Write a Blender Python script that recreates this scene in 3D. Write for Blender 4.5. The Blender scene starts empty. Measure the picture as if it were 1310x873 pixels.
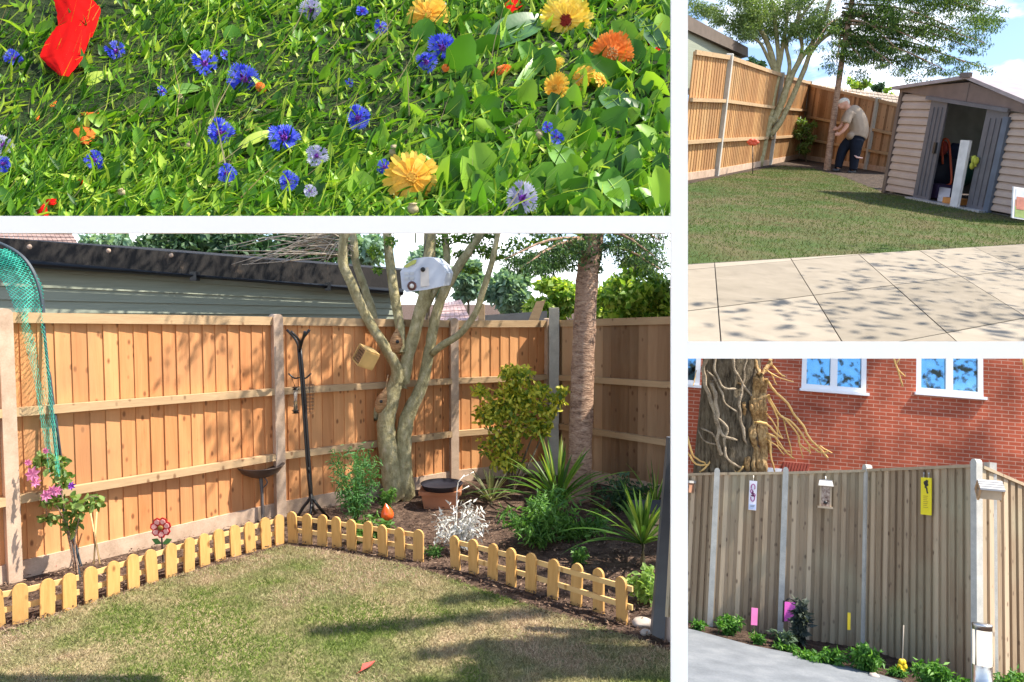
import bpy, math, random
import numpy as np
from mathutils import Vector, Matrix, Euler
random.seed(7); rng = np.random.default_rng(11)
S = bpy.context.scene; COL = S.collection
F = 1000.0; CX, CY = 655.0, 436.5
# ------------------------------------------------------------------ camera, sky, sun, exposure
cd = bpy.data.cameras.new('camera'); cam = bpy.data.objects.new('camera', cd); COL.objects.link(cam)
EYE = Vector((0, 0, 2.05))
cam.location = EYE; cam.rotation_euler = (math.pi/2, 0, 0)
cd.sensor_width = 36; cd.lens = 36*F/1310; cd.clip_start = .05; cd.clip_end = 2000
S.camera = cam
SUN_EL, SUN_AZ = math.radians(54), math.radians(97)      # azimuth from +Y towards +X
W = bpy.data.worlds.new('World'); S.world = W; W.use_nodes = True
nt = W.node_tree; nt.nodes.clear()
out = nt.nodes.new('ShaderNodeOutputWorld'); bg = nt.nodes.new('ShaderNodeBackground')
sky = nt.nodes.new('ShaderNodeTexSky'); sky.sky_type = 'NISHITA'; sky.sun_disc = False
sky.sun_elevation = SUN_EL; sky.sun_rotation = SUN_AZ; sky.air_density = 1.0; sky.dust_density = .6; sky.ozone_density = 1.5
bg.inputs['Strength'].default_value = .125
tc = nt.nodes.new('ShaderNodeTexCoord'); mp = nt.nodes.new('ShaderNodeMapping'); mp.inputs['Scale'].default_value = (1, 1, 2.6)
mp.inputs['Location'].default_value = (.9, -.35, .1)
nz = nt.nodes.new('ShaderNodeTexNoise'); nz.inputs['Scale'].default_value = 4.2; nz.inputs['Detail'].default_value = 7; nz.inputs['Roughness'].default_value = .55
rp = nt.nodes.new('ShaderNodeValToRGB'); rp.color_ramp.elements[0].position = .52; rp.color_ramp.elements[1].position = .66
sep = nt.nodes.new('ShaderNodeSeparateXYZ'); mr = nt.nodes.new('ShaderNodeMapRange')
mr.inputs['From Min'].default_value = .05; mr.inputs['From Max'].default_value = .42; mr.inputs['To Min'].default_value = 1; mr.inputs['To Max'].default_value = 0
mxa = nt.nodes.new('ShaderNodeMath'); mxa.operation = 'MULTIPLY_ADD'; mxa.use_clamp = True
mix = nt.nodes.new('ShaderNodeMixRGB'); mix.inputs['Color2'].default_value = (9, 9.2, 9.5, 1)
L = nt.links.new
L(tc.outputs['Generated'], mp.inputs['Vector']); L(mp.outputs[0], nz.inputs['Vector']); L(nz.outputs['Fac'], rp.inputs['Fac'])
L(tc.outputs['Generated'], sep.inputs[0]); L(sep.outputs['Z'], mr.inputs['Value'])
nm = nt.nodes.new('ShaderNodeMath'); nm.operation = 'MULTIPLY_ADD'; nm.inputs[1].default_value = 7; nm.inputs[2].default_value = -4.05; L(nz.outputs['Fac'], nm.inputs[0])
L(mr.outputs[0], mxa.inputs[0]); mxa.inputs[1].default_value = 1.2; L(nm.outputs[0], mxa.inputs[2])
L(mxa.outputs[0], mix.inputs['Fac']); L(sky.outputs[0], mix.inputs['Color1']); L(mix.outputs[0], bg.inputs['Color']); L(bg.outputs[0], out.inputs['Surface'])
sd = bpy.data.lights.new('sun', 'SUN'); sd.energy = 4.0; sd.angle = math.radians(.6); sd.color = (1, .93, .80)
so = bpy.data.objects.new('sun', sd); COL.objects.link(so)
sv = Vector((math.sin(SUN_AZ)*math.cos(SUN_EL), math.cos(SUN_AZ)*math.cos(SUN_EL), math.sin(SUN_EL)))
so.rotation_euler = sv.to_track_quat('Z', 'Y').to_euler()
S.view_settings.view_transform = 'Standard'; S.view_settings.look = 'None'; S.view_settings.gamma = 1
S.view_settings.exposure = 1.27
S.cycles.max_bounces = 6; S.cycles.transparent_max_bounces = 8
try: S.cycles.use_denoising = True
except Exception: pass

# ------------------------------------------------------------------ stages: each garden has its own sloping ground
class Stage:
    def __init__(s, pitch, roll, h, sc):
        R = (Matrix.Rotation(roll, 3, 'Y') @ Matrix.Rotation(math.radians(pitch), 3, 'X'))
        s.R = R; s.h = h; s.s = sc; s.o = Vector((0, 0, h))
        s.M = Matrix.Translation(EYE) @ R.to_4x4() @ Matrix.Scale(sc, 4) @ Matrix.Translation((0, 0, -h))
    def ray(s, px, py): return s.R.transposed() @ Vector(((px-CX)/F, 1, -(py-CY)/F))
    def g(s, px, py, z=0):
        r = s.ray(px, py); return s.o + r*((z-s.h)/r.z)
    def at(s, px, py, t): return s.o + s.ray(px, py)*t
    def w(s, p): return s.R @ (Vector(p)-s.o)
    def t(s, p): return s.w(p).y
    def proj(s, p):
        w = s.w(p); return CX+F*w.x/w.y, CY-F*w.z/w.y
    def hz(s, py, b):
        w = s.w((b[0], b[1], 0)); r = s.R @ Vector((0, 0, 1)); k = (CY-py)/F
        return (k*w.y-w.z)/(r.z-k*r.y)
    def projn(s, P):
        R = np.array(s.R); w = (P-np.array(s.o)) @ R.T
        return CX+F*w[:, 0]/w[:, 1], CY-F*w[:, 2]/w[:, 1]
WS = Stage(0, 0, 2.05, 1)             # the plain world
SB = Stage(3.5, 0, 2.05, 1)           # lawn with picket edging
SC = Stage(16.7, .05, 1.1, 1.5)      # rising lawn with shed
SD = Stage(-9, .09, 1.6, .385)         # yard fence below brick house

# ------------------------------------------------------------------ object helpers
LOC = {}
def put(o, st, loc):
    o.matrix_world = st.M @ Matrix.Translation(loc)
def tag(o, label=None, cat=None, group=None, kind=None):
    if label: o['label'] = label
    if cat: o['category'] = cat
    if group: o['group'] = group
    if kind: o['kind'] = kind
    return o
def thing(st, name, label, cat, loc, group=None):
    o = bpy.data.objects.new(name, None); COL.objects.link(o); o.empty_display_size = .1
    loc = Vector(loc); put(o, st, loc); LOC[o.name] = (st, loc)
    return tag(o, label, cat, group)
def link(name, me, m, parent=None, st=None, loc=None):
    o = bpy.data.objects.new(name, me); COL.objects.link(o)
    if m: me.materials.append(m)
    if parent is not None:
        o.parent = parent; LOC[o.name] = LOC[parent.name]
    else:
        put(o, st, loc); LOC[o.name] = (st, Vector(loc))
    return o
def frame_of(d, up=Vector((0, 0, 1))):
    d = d.normalized()
    if abs(d.dot(up)) > .98: up = Vector((1, 0, 0)) if abs(d.x) < .9 else Vector((0, 1, 0))
    x = d.cross(up).normalized(); y = x.cross(d).normalized()
    return x, y
def cr(pts, n):
    """resample a polyline of tuples smoothly (Catmull-Rom)"""
    P = [np.array(p, float) for p in pts]
    if len(P) == 2: return [P[0]+(P[1]-P[0])*i/n for i in range(n+1)]
    P = [2*P[0]-P[1]]+P+[2*P[-1]-P[-2]]; o = []
    for i in range(1, len(P)-2):
        for k in range(n):
            t = k/n; a, b, c, d = P[i-1], P[i], P[i+1], P[i+2]
            o.append(.5*((2*b)+(-a+c)*t+(2*a-5*b+4*c-d)*t*t+(-a+3*b-3*c+d)*t**3))
    o.append(P[-2]); return o
class MB:
    def __init__(s): s.v = []; s.f = []; s.sm = []
    def face(s, ps, sm=False):
        n = len(s.v); s.v += [Vector(p) for p in ps]; s.f.append(tuple(range(n, n+len(ps)))); s.sm.append(sm)
    def add(s, vs, fs, sm=False):
        n = len(s.v); s.v += [Vector(p) for p in vs]; s.f += [tuple(i+n for i in f) for f in fs]; s.sm += [sm]*len(fs)
        return s
    def hexa(s, b, t):
        return s.add(list(b)+list(t), [(3, 2, 1, 0), (4, 5, 6, 7), (0, 1, 5, 4), (1, 2, 6, 5), (2, 3, 7, 6), (3, 0, 4, 7)])
    def obox(s, c, x, y, z):          # centre and three half-axis vectors
        c = Vector(c)
        return s.hexa([c-x-y-z, c+x-y-z, c+x+y-z, c-x+y-z], [c-x-y+z, c+x-y+z, c+x+y+z, c-x+y+z])
    def box(s, c, d): return s.obox(c, Vector((d[0]/2, 0, 0)), Vector((0, d[1]/2, 0)), Vector((0, 0, d[2]/2)))
    def bar(s, a, b, w, t, up=Vector((0, 0, 1))):
        a, b = Vector(a), Vector(b); d = (b-a); y = (up-d.normalized()*up.dot(d.normalized())).normalized(); x = d.cross(y).normalized()
        return s.obox((a+b)/2, x*t/2, d/2, y*w/2)
    def tube(s, pts, rad, n=8, res=1, cap=True):
        if not hasattr(rad, '__len__'): rad = [rad]*len(pts)
        q = [tuple(p)+(r,) for p, r in zip(pts, rad)]
        if res > 1: q = cr(q, res)
        P = [Vector(p[:3]) for p in q]; Rr = [max(1e-4, p[3]) for p in q]
        base = len(s.v); x = None
        for i, p in enumerate(P):
            d = (P[min(i+1, len(P)-1)]-P[max(i-1, 0)])
            if d.length < 1e-9: d = Vector((0, 0, 1))
            d.normalize()
            if x is None: x, y = frame_of(d)
            else:
                x = (x-d*x.dot(d)); x = x.normalized() if x.length > 1e-6 else frame_of(d)[0]
                y = d.cross(x)
            for k in range(n):
                a = 2*math.pi*k/n; s.v.append(p+(x*math.cos(a)+y*math.sin(a))*Rr[i])
        for i in range(len(P)-1):
            for k in range(n):
                a = base+i*n+k; b = base+i*n+(k+1) % n
                s.f.append((a, b, b+n, a+n)); s.sm.append(True)
        if cap:
            s.f.append(tuple(base+k for k in range(n))[::-1]); s.sm.append(False)
            s.f.append(tuple(base+(len(P)-1)*n+k for k in range(n))); s.sm.append(False)
        return s
    def lathe(s, prof, c, n=20, ax=Vector((0, 0, 1))):
        x, y = frame_of(ax, Vector((0, 1, 0))); ax = ax.normalized(); c = Vector(c); base = len(s.v)
        for r, z in prof:
            for k in range(n):
                a = 2*math.pi*k/n; s.v.append(c+ax*z+(x*math.cos(a)+y*math.sin(a))*max(r, 1e-4))
        for i in range(len(prof)-1):
            for k in range(n):
                a = base+i*n+k; b = base+i*n+(k+1) % n
                s.f.append((a, b, b+n, a+n)); s.sm.append(True)
        return s
    def ell(s, c, r, n=14, m=9, R=None):
        vs = []; c = Vector(c)
        for i in range(m+1):
            ph = math.pi*i/m
            for k in range(n):
                a = 2*math.pi*k/n; p = Vector((r[0]*math.sin(ph)*math.cos(a), r[1]*math.sin(ph)*math.sin(a), r[2]*math.cos(ph)))
                vs.append(c+((R @ p) if R else p))
        fs = [(i*n+k, (i+1)*n+k, (i+1)*n+(k+1) % n, i*n+(k+1) % n) for i in range(m) for k in range(n)]
        return s.add(vs, fs, True)
    def prism(s, poly, d):            # polygon points extruded by vector d
        n = len(poly); P = [Vector(p) for p in poly]
        return s.add(P+[p+d for p in P], [tuple(range(n))[::-1], tuple(range(n, 2*n))]+[(i, (i+1) % n, (i+1) % n+n, i+n) for i in range(n)])
    def build(s, name, m, parent=None, st=None, loc=None):
        if parent is not None: off = LOC[parent.name][1]
        else:
            if loc is None:
                xs = [sum(v[i] for v in s.v)/len(s.v) for i in (0, 1)]; loc = Vector((xs[0], xs[1], min(v[2] for v in s.v)))
            off = Vector(loc)
        me = bpy.data.meshes.new(name); me.from_pydata([v-off for v in s.v], [], s.f)
        me.polygons.foreach_set('use_smooth', s.sm); me.update()
        return link(name, me, m, parent, st, off if parent is None else None)
def npmesh(name, V_, Fc, m, parent=None, st=None, loc=(0, 0, 0), smooth=False):
    off = np.array(LOC[parent.name][1]) if parent is not None else np.array(loc, float)
    V_ = (V_-off); me = bpy.data.meshes.new(name)
    k = Fc.shape[1]; n = len(Fc)
    me.vertices.add(len(V_)); me.vertices.foreach_set('co', V_.astype(np.float32).ravel())
    me.loops.add(n*k); me.loops.foreach_set('vertex_index', Fc.astype(np.int32).ravel())
    me.polygons.add(n); me.polygons.foreach_set('loop_start', np.arange(0, n*k, k, dtype=np.int32))
    if smooth: me.polygons.foreach_set('use_smooth', np.ones(n, bool))
    me.update(calc_edges=True); me.validate()
    return link(name, me, m, parent, st, loc if parent is None else None)
def unit(a): return a/np.maximum(1e-9, np.linalg.norm(a, axis=1, keepdims=True))
# leaf templates: x = across, y = along, z = normal; all faces are triangles
def T_(v, f): return np.array(v, float), np.array(f)
LEAF = T_([(0, 0, 0), (-.5, .4, .08), (.5, .4, .08), (0, .5, -.05), (0, 1, -.12)], [(0, 3, 1), (0, 2, 3), (1, 3, 4), (3, 2, 4)])
ROUND = T_([(0, 0, 0), (-.36, .2, .05), (.36, .2, .05), (-.5, .55, .1), (.5, .55, .1), (-.3, .86, .04), (.3, .86, .04), (0, 1, -.06), (0, .2, -.02), (0, .55, 0)],
           [(0, 8, 1), (0, 2, 8), (1, 8, 9), (1, 9, 3), (8, 2, 9), (2, 4, 9), (3, 9, 5), (9, 4, 6), (5, 9, 7), (9, 6, 7)])
BLADE = T_([(-.5, 0, 0), (.5, 0, 0), (-.38, .5, .06), (.38, .5, .06), (0, 1, .3)], [(0, 1, 3), (0, 3, 2), (2, 3, 4)])
LANCE = T_([(-.2, 0, 0), (.2, 0, 0), (-.5, .35, .05), (.5, .35, .05), (-.4, .7, .04), (.4, .7, .04), (0, 1, -.1), (0, .35, -.03), (0, .7, -.03)],
           [(0, 7, 2), (0, 1, 7), (1, 3, 7), (2, 7, 8), (2, 8, 4), (7, 3, 8), (3, 5, 8), (4, 8, 6), (8, 5, 6)])
def scatter(tpl, P, D, N, Ls, Ws):
    v, f = tpl; D = unit(D); X = unit(np.cross(D, N)); Z = np.cross(X, D)
    Ls = np.broadcast_to(np.asarray(Ls, float), (len(P),)); Ws = np.broadcast_to(np.asarray(Ws, float), (len(P),))
    o = P[:, None, :]+X[:, None, :]*(v[None, :, 0:1]*Ws[:, None, None])+D[:, None, :]*(v[None, :, 1:2]*Ls[:, None, None])+Z[:, None, :]*(v[None, :, 2:3]*Ls[:, None, None])
    fc = f[None]+(np.arange(len(P))*len(v))[:, None, None]
    return o.reshape(-1, 3), fc.reshape(-1, 3)
def cat(parts):
    vs, fs, n = [], [], 0
    for v, f in parts: vs.append(v); fs.append(f+n); n += len(v)
    return np.vstack(vs), np.vstack(fs)
def rvec(n): return unit(rng.normal(size=(n, 3)))
def dup(root, M):
    r = root.copy(); COL.objects.link(r); r.matrix_world = M; LOC[r.name] = LOC[root.name]
    for c in list(root.children):
        q = c.copy(); COL.objects.link(q); q.parent = r
        for d in c.children:
            e = d.copy(); COL.objects.link(e); e.parent = q
    return r

# ------------------------------------------------------------------ materials
def base(name, rough=.8, spec=.3, metal=0):
    m = bpy.data.materials.new(name); m.use_nodes = True; n = m.node_tree.nodes; b = n['Principled BSDF']
    b.inputs['Roughness'].default_value = rough; b.inputs['Specular IOR Level'].default_value = spec; b.inputs['Metallic'].default_value = metal
    return m, n, m.node_tree.links.new, b
def plain(name, c, rough=.6, spec=.4, metal=0, var=.15, scale=6, bump=.1):
    m, n, L, b = base(name, rough, spec, metal)
    t = n.new('ShaderNodeTexCoord'); z = n.new('ShaderNodeTexNoise'); z.inputs['Scale'].default_value = scale; z.inputs['Detail'].default_value = 6
    r = n.new('ShaderNodeValToRGB'); e = r.color_ramp.elements; e[0].position = .3; e[1].position = .7
    e[0].color = tuple(x*(1-var) for x in c)+(1,); e[1].color = tuple(min(1, x*(1+var)) for x in c)+(1,)
    L(t.outputs['Object'], z.inputs['Vector']); L(z.outputs['Fac'], r.inputs['Fac']); L(r.outputs['Color'], b.inputs['Base Color'])
    if bump:
        bp = n.new('ShaderNodeBump'); bp.inputs['Strength'].default_value = bump; bp.inputs['Distance'].default_value = .02
        L(z.outputs['Fac'], bp.inputs['Height']); L(bp.outputs[0], b.inputs['Normal'])
    return m
def ramp(n, stops):
    r = n.new('ShaderNodeValToRGB'); e = r.color_ramp.elements
    while len(e) < len(stops): e.new(.5)
    for k, (p, c) in enumerate(stops): e[k].position = p; e[k].color = tuple(c)+(1,)
    return r
def noisy(name, stops, scale=(1, 1, 1), ns=4, detail=8, nrough=.6, rough=.9, bump=.3, bdist=.02, fine=60, spec=.2):
    """ramp over two noises (broad + fine), bumped"""
    m, n, L, b = base(name, rough, spec)
    t = n.new('ShaderNodeTexCoord'); mp = n.new('ShaderNodeMapping'); mp.inputs['Scale'].default_value = scale
    z = n.new('ShaderNodeTexNoise'); z.inputs['Scale'].default_value = ns; z.inputs['Detail'].default_value = detail; z.inputs['Roughness'].default_value = nrough
    y = n.new('ShaderNodeTexNoise'); y.inputs['Scale'].default_value = fine; y.inputs['Detail'].default_value = 3
    a = n.new('ShaderNodeMath'); a.operation = 'MULTIPLY_ADD'; a.inputs[1].default_value = .35
    s2 = n.new('ShaderNodeMath'); s2.operation = 'SUBTRACT'; s2.inputs[1].default_value = .175
    r = ramp(n, stops)
    L(t.outputs['Object'], mp.inputs['Vector']); L(mp.outputs[0], z.inputs['Vector']); L(mp.outputs[0], y.inputs['Vector'])
    L(y.outputs['Fac'], a.inputs[0]); L(z.outputs['Fac'], a.inputs[2]); L(a.outputs[0], s2.inputs[0]); L(s2.outputs[0], r.inputs['Fac'])
    L(r.outputs['Color'], b.inputs['Base Color'])
    bp = n.new('ShaderNodeBump'); bp.inputs['Strength'].default_value = bump; bp.inputs['Distance'].default_value = bdist
    L(s2.outputs[0], bp.inputs['Height']); L(bp.outputs[0], b.inputs['Normal'])
    return m
def leafm(name, stops, trans=.4, rough=.5, spec=.35, tint=(1.25, 1.3, .6)):
    """colour varies per leaf; partly translucent"""
    m, n, L, b = base(name, rough, spec); o = n['Material Output']
    g = n.new('ShaderNodeNewGeometry'); r = ramp(n, stops); L(g.outputs['Random Per Island'], r.inputs['Fac']); L(r.outputs['Color'], b.inputs['Base Color'])
    if trans:
        tr = n.new('ShaderNodeBsdfTranslucent'); mu = n.new('ShaderNodeMixRGB'); mu.blend_type = 'MULTIPLY'; mu.inputs['Fac'].default_value = 1
        mu.inputs['Color2'].default_value = tuple(tint)+(1,); L(r.outputs['Color'], mu.inputs['Color1']); L(mu.outputs[0], tr.inputs['Color'])
        mx = n.new('ShaderNodeMixShader'); mx.inputs[0].default_value = trans; L(b.outputs[0], mx.inputs[1]); L(tr.outputs[0], mx.inputs[2]); L(mx.outputs[0], o.inputs['Surface'])
    return m
def wood(name, dark, light, knot, grain=(14, 14, 1.2), knots=True, rough=.75, stain=None, island=.5):
    m, n, L, b = base(name, rough, .2)
    t = n.new('ShaderNodeTexCoord'); g = n.new('ShaderNodeNewGeometry'); rnd = g.outputs['Random Per Island']
    sh = n.new('ShaderNodeVectorMath'); sh.operation = 'MULTIPLY_ADD'; sh.inputs[1].default_value = (1, 1, 1)
    cb = n.new('ShaderNodeCombineXYZ'); ml = n.new('ShaderNodeMath'); ml.operation = 'MULTIPLY'; ml.inputs[1].default_value = 37
    L(rnd, ml.inputs[0]); L(ml.outputs[0], cb.inputs['Z']); L(t.outputs['Object'], sh.inputs[0]); L(cb.outputs[0], sh.inputs[2])
    mp = n.new('ShaderNodeMapping'); mp.inputs['Scale'].default_value = grain; L(sh.outputs[0], mp.inputs['Vector'])
    z = n.new('ShaderNodeTexNoise'); z.inputs['Scale'].default_value = 1.6; z.inputs['Detail'].default_value = 7; z.inputs['Roughness'].default_value = .62; z.inputs['Distortion'].default_value = .6
    L(mp.outputs[0], z.inputs['Vector'])
    a = n.new('ShaderNodeMath'); a.operation = 'MULTIPLY'; a.inputs[1].default_value = island; L(rnd, a.inputs[0])
    c = n.new('ShaderNodeMath'); c.operation = 'MULTIPLY_ADD'; c.inputs[1].default_value = 1-island; L(z.outputs['Fac'], c.inputs[0]); L(a.outputs[0], c.inputs[2])
    r = ramp(n, [(.25, dark), (.75, light)]); L(c.outputs[0], r.inputs['Fac']); col = r.outputs['Color']
    if knots:
        mk = n.new('ShaderNodeMapping'); mk.inputs['Scale'].default_value = (12, 12, 6.5); L(sh.outputs[0], mk.inputs['Vector'])
        v = n.new('ShaderNodeTexVoronoi'); v.inputs['Scale'].default_value = 1.0; L(mk.outputs[0], v.inputs['Vector'])
        kr = ramp(n, [(.09, (1, 1, 1)), (.2, (0, 0, 0))]); L(v.outputs['Distance'], kr.inputs['Fac'])
        k2 = n.new('ShaderNodeMath'); k2.operation = 'MULTIPLY'; k2.inputs[1].default_value = .8; L(kr.outputs['Color'], k2.inputs[0])
        mx = n.new('ShaderNodeMixRGB'); L(k2.outputs[0], mx.inputs['Fac']); L(col, mx.inputs['Color1']); mx.inputs['Color2'].default_value = tuple(knot)+(1,); col = mx.outputs[0]
    if stain:
        w = n.new('ShaderNodeTexNoise'); w.inputs['Scale'].default_value = 1.3; w.inputs['Detail'].default_value = 4; L(t.outputs['Object'], w.inputs['Vector'])
        wr = ramp(n, [(.48, (0, 0, 0)), (.7, (1, 1, 1))]); L(w.outputs['Fac'], wr.inputs['Fac'])
        w2 = n.new('ShaderNodeMath'); w2.operation = 'MULTIPLY'; w2.inputs[1].default_value = .6; L(wr.outputs['Color'], w2.inputs[0])
        mx = n.new('ShaderNodeMixRGB'); L(w2.outputs[0], mx.inputs['Fac']); L(col, mx.inputs['Color1']); mx.inputs['Color2'].default_value = tuple(stain)+(1,); col = mx.outputs[0]
    L(col, b.inputs['Base Color'])
    bp = n.new('ShaderNodeBump'); bp.inputs['Strength'].default_value = .25; bp.inputs['Distance'].default_value = .01
    L(z.outputs['Fac'], bp.inputs['Height']); L(bp.outputs[0], b.inputs['Normal'])
    return m
M = {}
M['white'] = plain('white_paint', (.97, .93, .85), .5, .3, var=.01, bump=0)
M['fence_b'] = wood('larch_boards', (.50, .20, .075), (.76, .375, .16), (.17, .06, .025), stain=(.40, .20, .10), island=.35)
M['fence_rail'] = wood('rail_timber', (.36, .22, .12), (.60, .42, .24), (.2, .1, .05), grain=(3, 3, 20))
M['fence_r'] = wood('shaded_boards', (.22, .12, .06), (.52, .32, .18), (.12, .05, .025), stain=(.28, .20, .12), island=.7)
M['fence_d'] = wood('weathered_boards', (.28, .195, .12), (.54, .405, .27), (.14, .09, .06), stain=(.40, .36, .24))
M['fence_c'] = wood('orange_boards', (.36, .18, .075), (.56, .31, .13), (.2, .08, .03), stain=(.42, .27, .13))
M['concrete'] = noisy('concrete', [(.3, (.44, .31, .22)), (.7, (.64, .47, .35))], ns=8, fine=90, bump=.25, bdist=.006)
M['concrete_grey'] = noisy('grey_concrete', [(.3, (.42, .40, .36)), (.7, (.58, .55, .49))], ns=8, fine=90, bump=.25, bdist=.006)
M['picket'] = wood('honey_pickets', (.42, .20, .05), (.78, .47, .17), (.22, .09, .03), grain=(22, 22, 3), island=.45, stain=(.5, .30, .12))
M['soil'] = noisy('bark_mulch', [(.3, (.035, .022, .016)), (.5, (.10, .062, .045)), (.72, (.21, .14, .10))], ns=9, fine=55, bump=1, bdist=.05)
M['bark'] = noisy('olive_bark', [(.25, (.20, .16, .08)), (.5, (.37, .32, .17)), (.75, (.56, .48, .32))], scale=(3, 3, 1.8), ns=6, fine=30, bump=.6, bdist=.03)
M['bark2'] = noisy('pink_brown_bark', [(.28, (.17, .10, .07)), (.5, (.40, .25, .17)), (.75, (.58, .41, .30))], scale=(2, 2, 7), ns=5, fine=20, bump=.8, bdist=.03)
M['black'] = plain('black_metal', (.02, .018, .018), .4, .5)
M['felt'] = noisy('black_felt_fascia', [(.3, (.012, .012, .013)), (.62, (.03, .026, .024)), (.8, (.10, .07, .05))], scale=(1, 1, .4), ns=5, rough=.7)
M['gutter'] = plain('black_gutter', (.016, .018, .022), .35, .5)
M['clad'] = wood('sage_cladding', (.20, .22, .17), (.30, .32, .25), (.15, .16, .12), grain=(.8, .8, 20), knots=False, island=.25)
M['bark_d'] = noisy('grey_brown_bark', [(.3, (.06, .045, .028)), (.5, (.20, .155, .10)), (.72, (.38, .31, .21))], scale=(7, 7, 1.5), ns=3, fine=14, bump=1, bdist=.06)
M['terra'] = plain('terracotta', (.50, .20, .10), .8, .2)
M['red'] = plain('red_paint', (.62, .03, .03), .35, .5, var=.3, scale=20)
# ------------------------------------------------------------------ white strips standing in for the blank gutters between the four views
mb = MB(); YF = 2.3
def fr(px0, py0, px1, py1, y0=YF, y1=YF+.012):
    a = WS.at(px0, py1, y0); b = WS.at(px1, py0, y0)
    mb.box(((a.x+b.x)/2, (y0+y1)/2, (a.z+b.z)/2), (b.x-a.x, y1-y0, b.z-a.z))
fr(858.5, -60, 880, 1100)
fr(-120, 276.5, 858.4, 298.5); fr(880.1, 437, 1440, 459)
tag(mb.build('panel_gutters', M['white'], st=WS), 'slim white T-shaped strips standing in for the blank gutters between flower bed, lawn, shed lawn and yard', 'divider')

# ------------------------------------------------------------------ the raised flower bank
def bt(py): return 2.42+(298-py)/318*1.15        # distance of the bank where it shows at height py
def A(px, py, lift=0):                            # lift: metres off the bank towards the viewer
    t = bt(py); p = WS.at(px, py, t); lift = min(lift, t-2.335); return p+(WS.o-p).normalized()*lift
BN = Vector((0, -.72, .69))
mb = MB()
c = [A(-130, 288), A(869, 288), A(869, -70), A(-130, -70)]
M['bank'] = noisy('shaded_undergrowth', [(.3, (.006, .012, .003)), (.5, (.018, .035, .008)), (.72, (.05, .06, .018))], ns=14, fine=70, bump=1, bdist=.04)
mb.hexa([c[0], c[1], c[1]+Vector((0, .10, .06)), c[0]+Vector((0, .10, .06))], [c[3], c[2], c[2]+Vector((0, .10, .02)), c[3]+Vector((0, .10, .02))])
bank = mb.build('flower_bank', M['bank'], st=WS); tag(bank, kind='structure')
M['sleeper'] = wood('dark_sleeper', (.10, .075, .05), (.34, .28, .2), (.08, .05, .03), grain=(1.5, 20, 20), knots=False)
def sleeper(p0, p1, w, lab):
    m_ = MB(); a, b = A(*p0, .02), A(*p1, .02); m_.bar(a, b, w, .06, BN.cross(b-a))
    tag(m_.build('sleeper', M['sleeper'], st=WS), lab, 'timber edging')
sleeper((-30, 0), (175, 34), .17, 'weathered timber sleeper behind the big red poppy')
sleeper((395, -8), (640, 14), .13, 'grey brown timber sleeper beside the pale yellow marigold')

G1 = leafm('meadow_green', [(0, (.02, .08, .008)), (.35, (.08, .22, .015)), (.65, (.20, .40, .025)), (1, (.52, .64, .09))], .35, rough=.42, spec=.25)
G2 = leafm('broad_leaf_green', [(0, (.03, .10, .015)), (.5, (.10, .28, .02)), (1, (.32, .52, .05))], .35, rough=.38, spec=.25)
def bankscatter(n, xr, yr, L0, L1, wr, tpl, liftr, dirx=0, diry=0, spread=1.0, flat=.5, dens=None):
    px = rng.uniform(*xr, n); py = rng.uniform(*yr, n)
    if dens is not None:
        k = rng.random(n) < dens(px, py); px, py = px[k], py[k]; n = len(px)
    kk = ~((px < 165) & (py < 34+.0*px) & (rng.random(n) < .8)); px, py = px[kk], py[kk]; n = len(px)
    t = 2.42+(298-py)/318*1.15; lift = np.minimum(rng.uniform(*liftr, n), t-2.35)
    d = np.stack([(px-CX)/F, np.ones(n), -(py-CY)/F], 1); P = d*t[:, None]+np.array([0, 0, 2.05]); u = unit(d); P = P-u*lift[:, None]
    ang = np.arctan2(diry, dirx) + rng.normal(size=n)*spread
    D = np.stack([np.cos(ang), rng.normal(size=n)*.25, np.sin(ang)], 1)
    N = unit(-u*flat+np.array([0, 0, .55])+rng.normal(size=(n, 3))*.55)
    Ls = rng.uniform(L0, L1, n)*t/1000*(.7+.6*rng.random(n)); W = Ls*rng.uniform(*wr, n)
    tip = P+unit(D)*Ls[:, None]; qx, qy = WS.projn(tip); bx, by = WS.projn(P)
    k = (qy < 288) & (qx < 864) & (by < 292) & (bx < 866)
    return scatter(tpl, P[k], D[k], N[k], Ls[k], W[k])
P_ = []
nl = lambda px, py: np.clip(1.1-(px/900), .15, 1)*np.where((px < 170) & (py < 42), .08, 1)*np.where((px > 420) & (px < 540) & (py < 20), .1, 1)
nr = lambda px, py: np.clip((px-330)/400, .12, 1)*np.where(py < 18, .4, 1)
P_.append(bankscatter(6000, (-30, 865), (8, 300), 16, 40, (.04, .09), LANCE, (.02, .16), .9, .35, .8, dens=nl))
P_.append(bankscatter(30000, (-30, 865), (-10, 300), 9, 24, (.28, .5), LEAF, (.0, .13), .6, .6, 1.4))
P_.append(bankscatter(4200, (-30, 865), (0, 300), 30, 85, (.014, .026), BLADE, (.05, .15), .9, .3, .5, dens=nl))
P_.append(bankscatter(11000, (-30, 865), (-30, 130), 10, 26, (.22, .42), LEAF, (.0, .13), .6, .6, 1.4))
v, f = cat(P_); tag(npmesh('meadow_foliage', v, f, G1, st=WS, loc=(0, 2.8, 2.7)), 'tangled thin green meadow stems and leaves', 'foliage', kind='stuff')
v, f = cat([bankscatter(2400, (150, 865), (12, 298), 22, 44, (.5, .72), ROUND, (.01, .10), .4, -.7, 1.5, flat=.9, dens=nr),
            bankscatter(1300, (560, 865), (90, 298), 30, 52, (.5, .7), ROUND, (.03, .09), .4, -.7, 1.5, flat=1.0),
            bankscatter(1100, (0, 600), (20, 298), 14, 30, (.4, .6), ROUND, (.04, .10), .8, .3, 1.2, flat=.9)])
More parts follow.
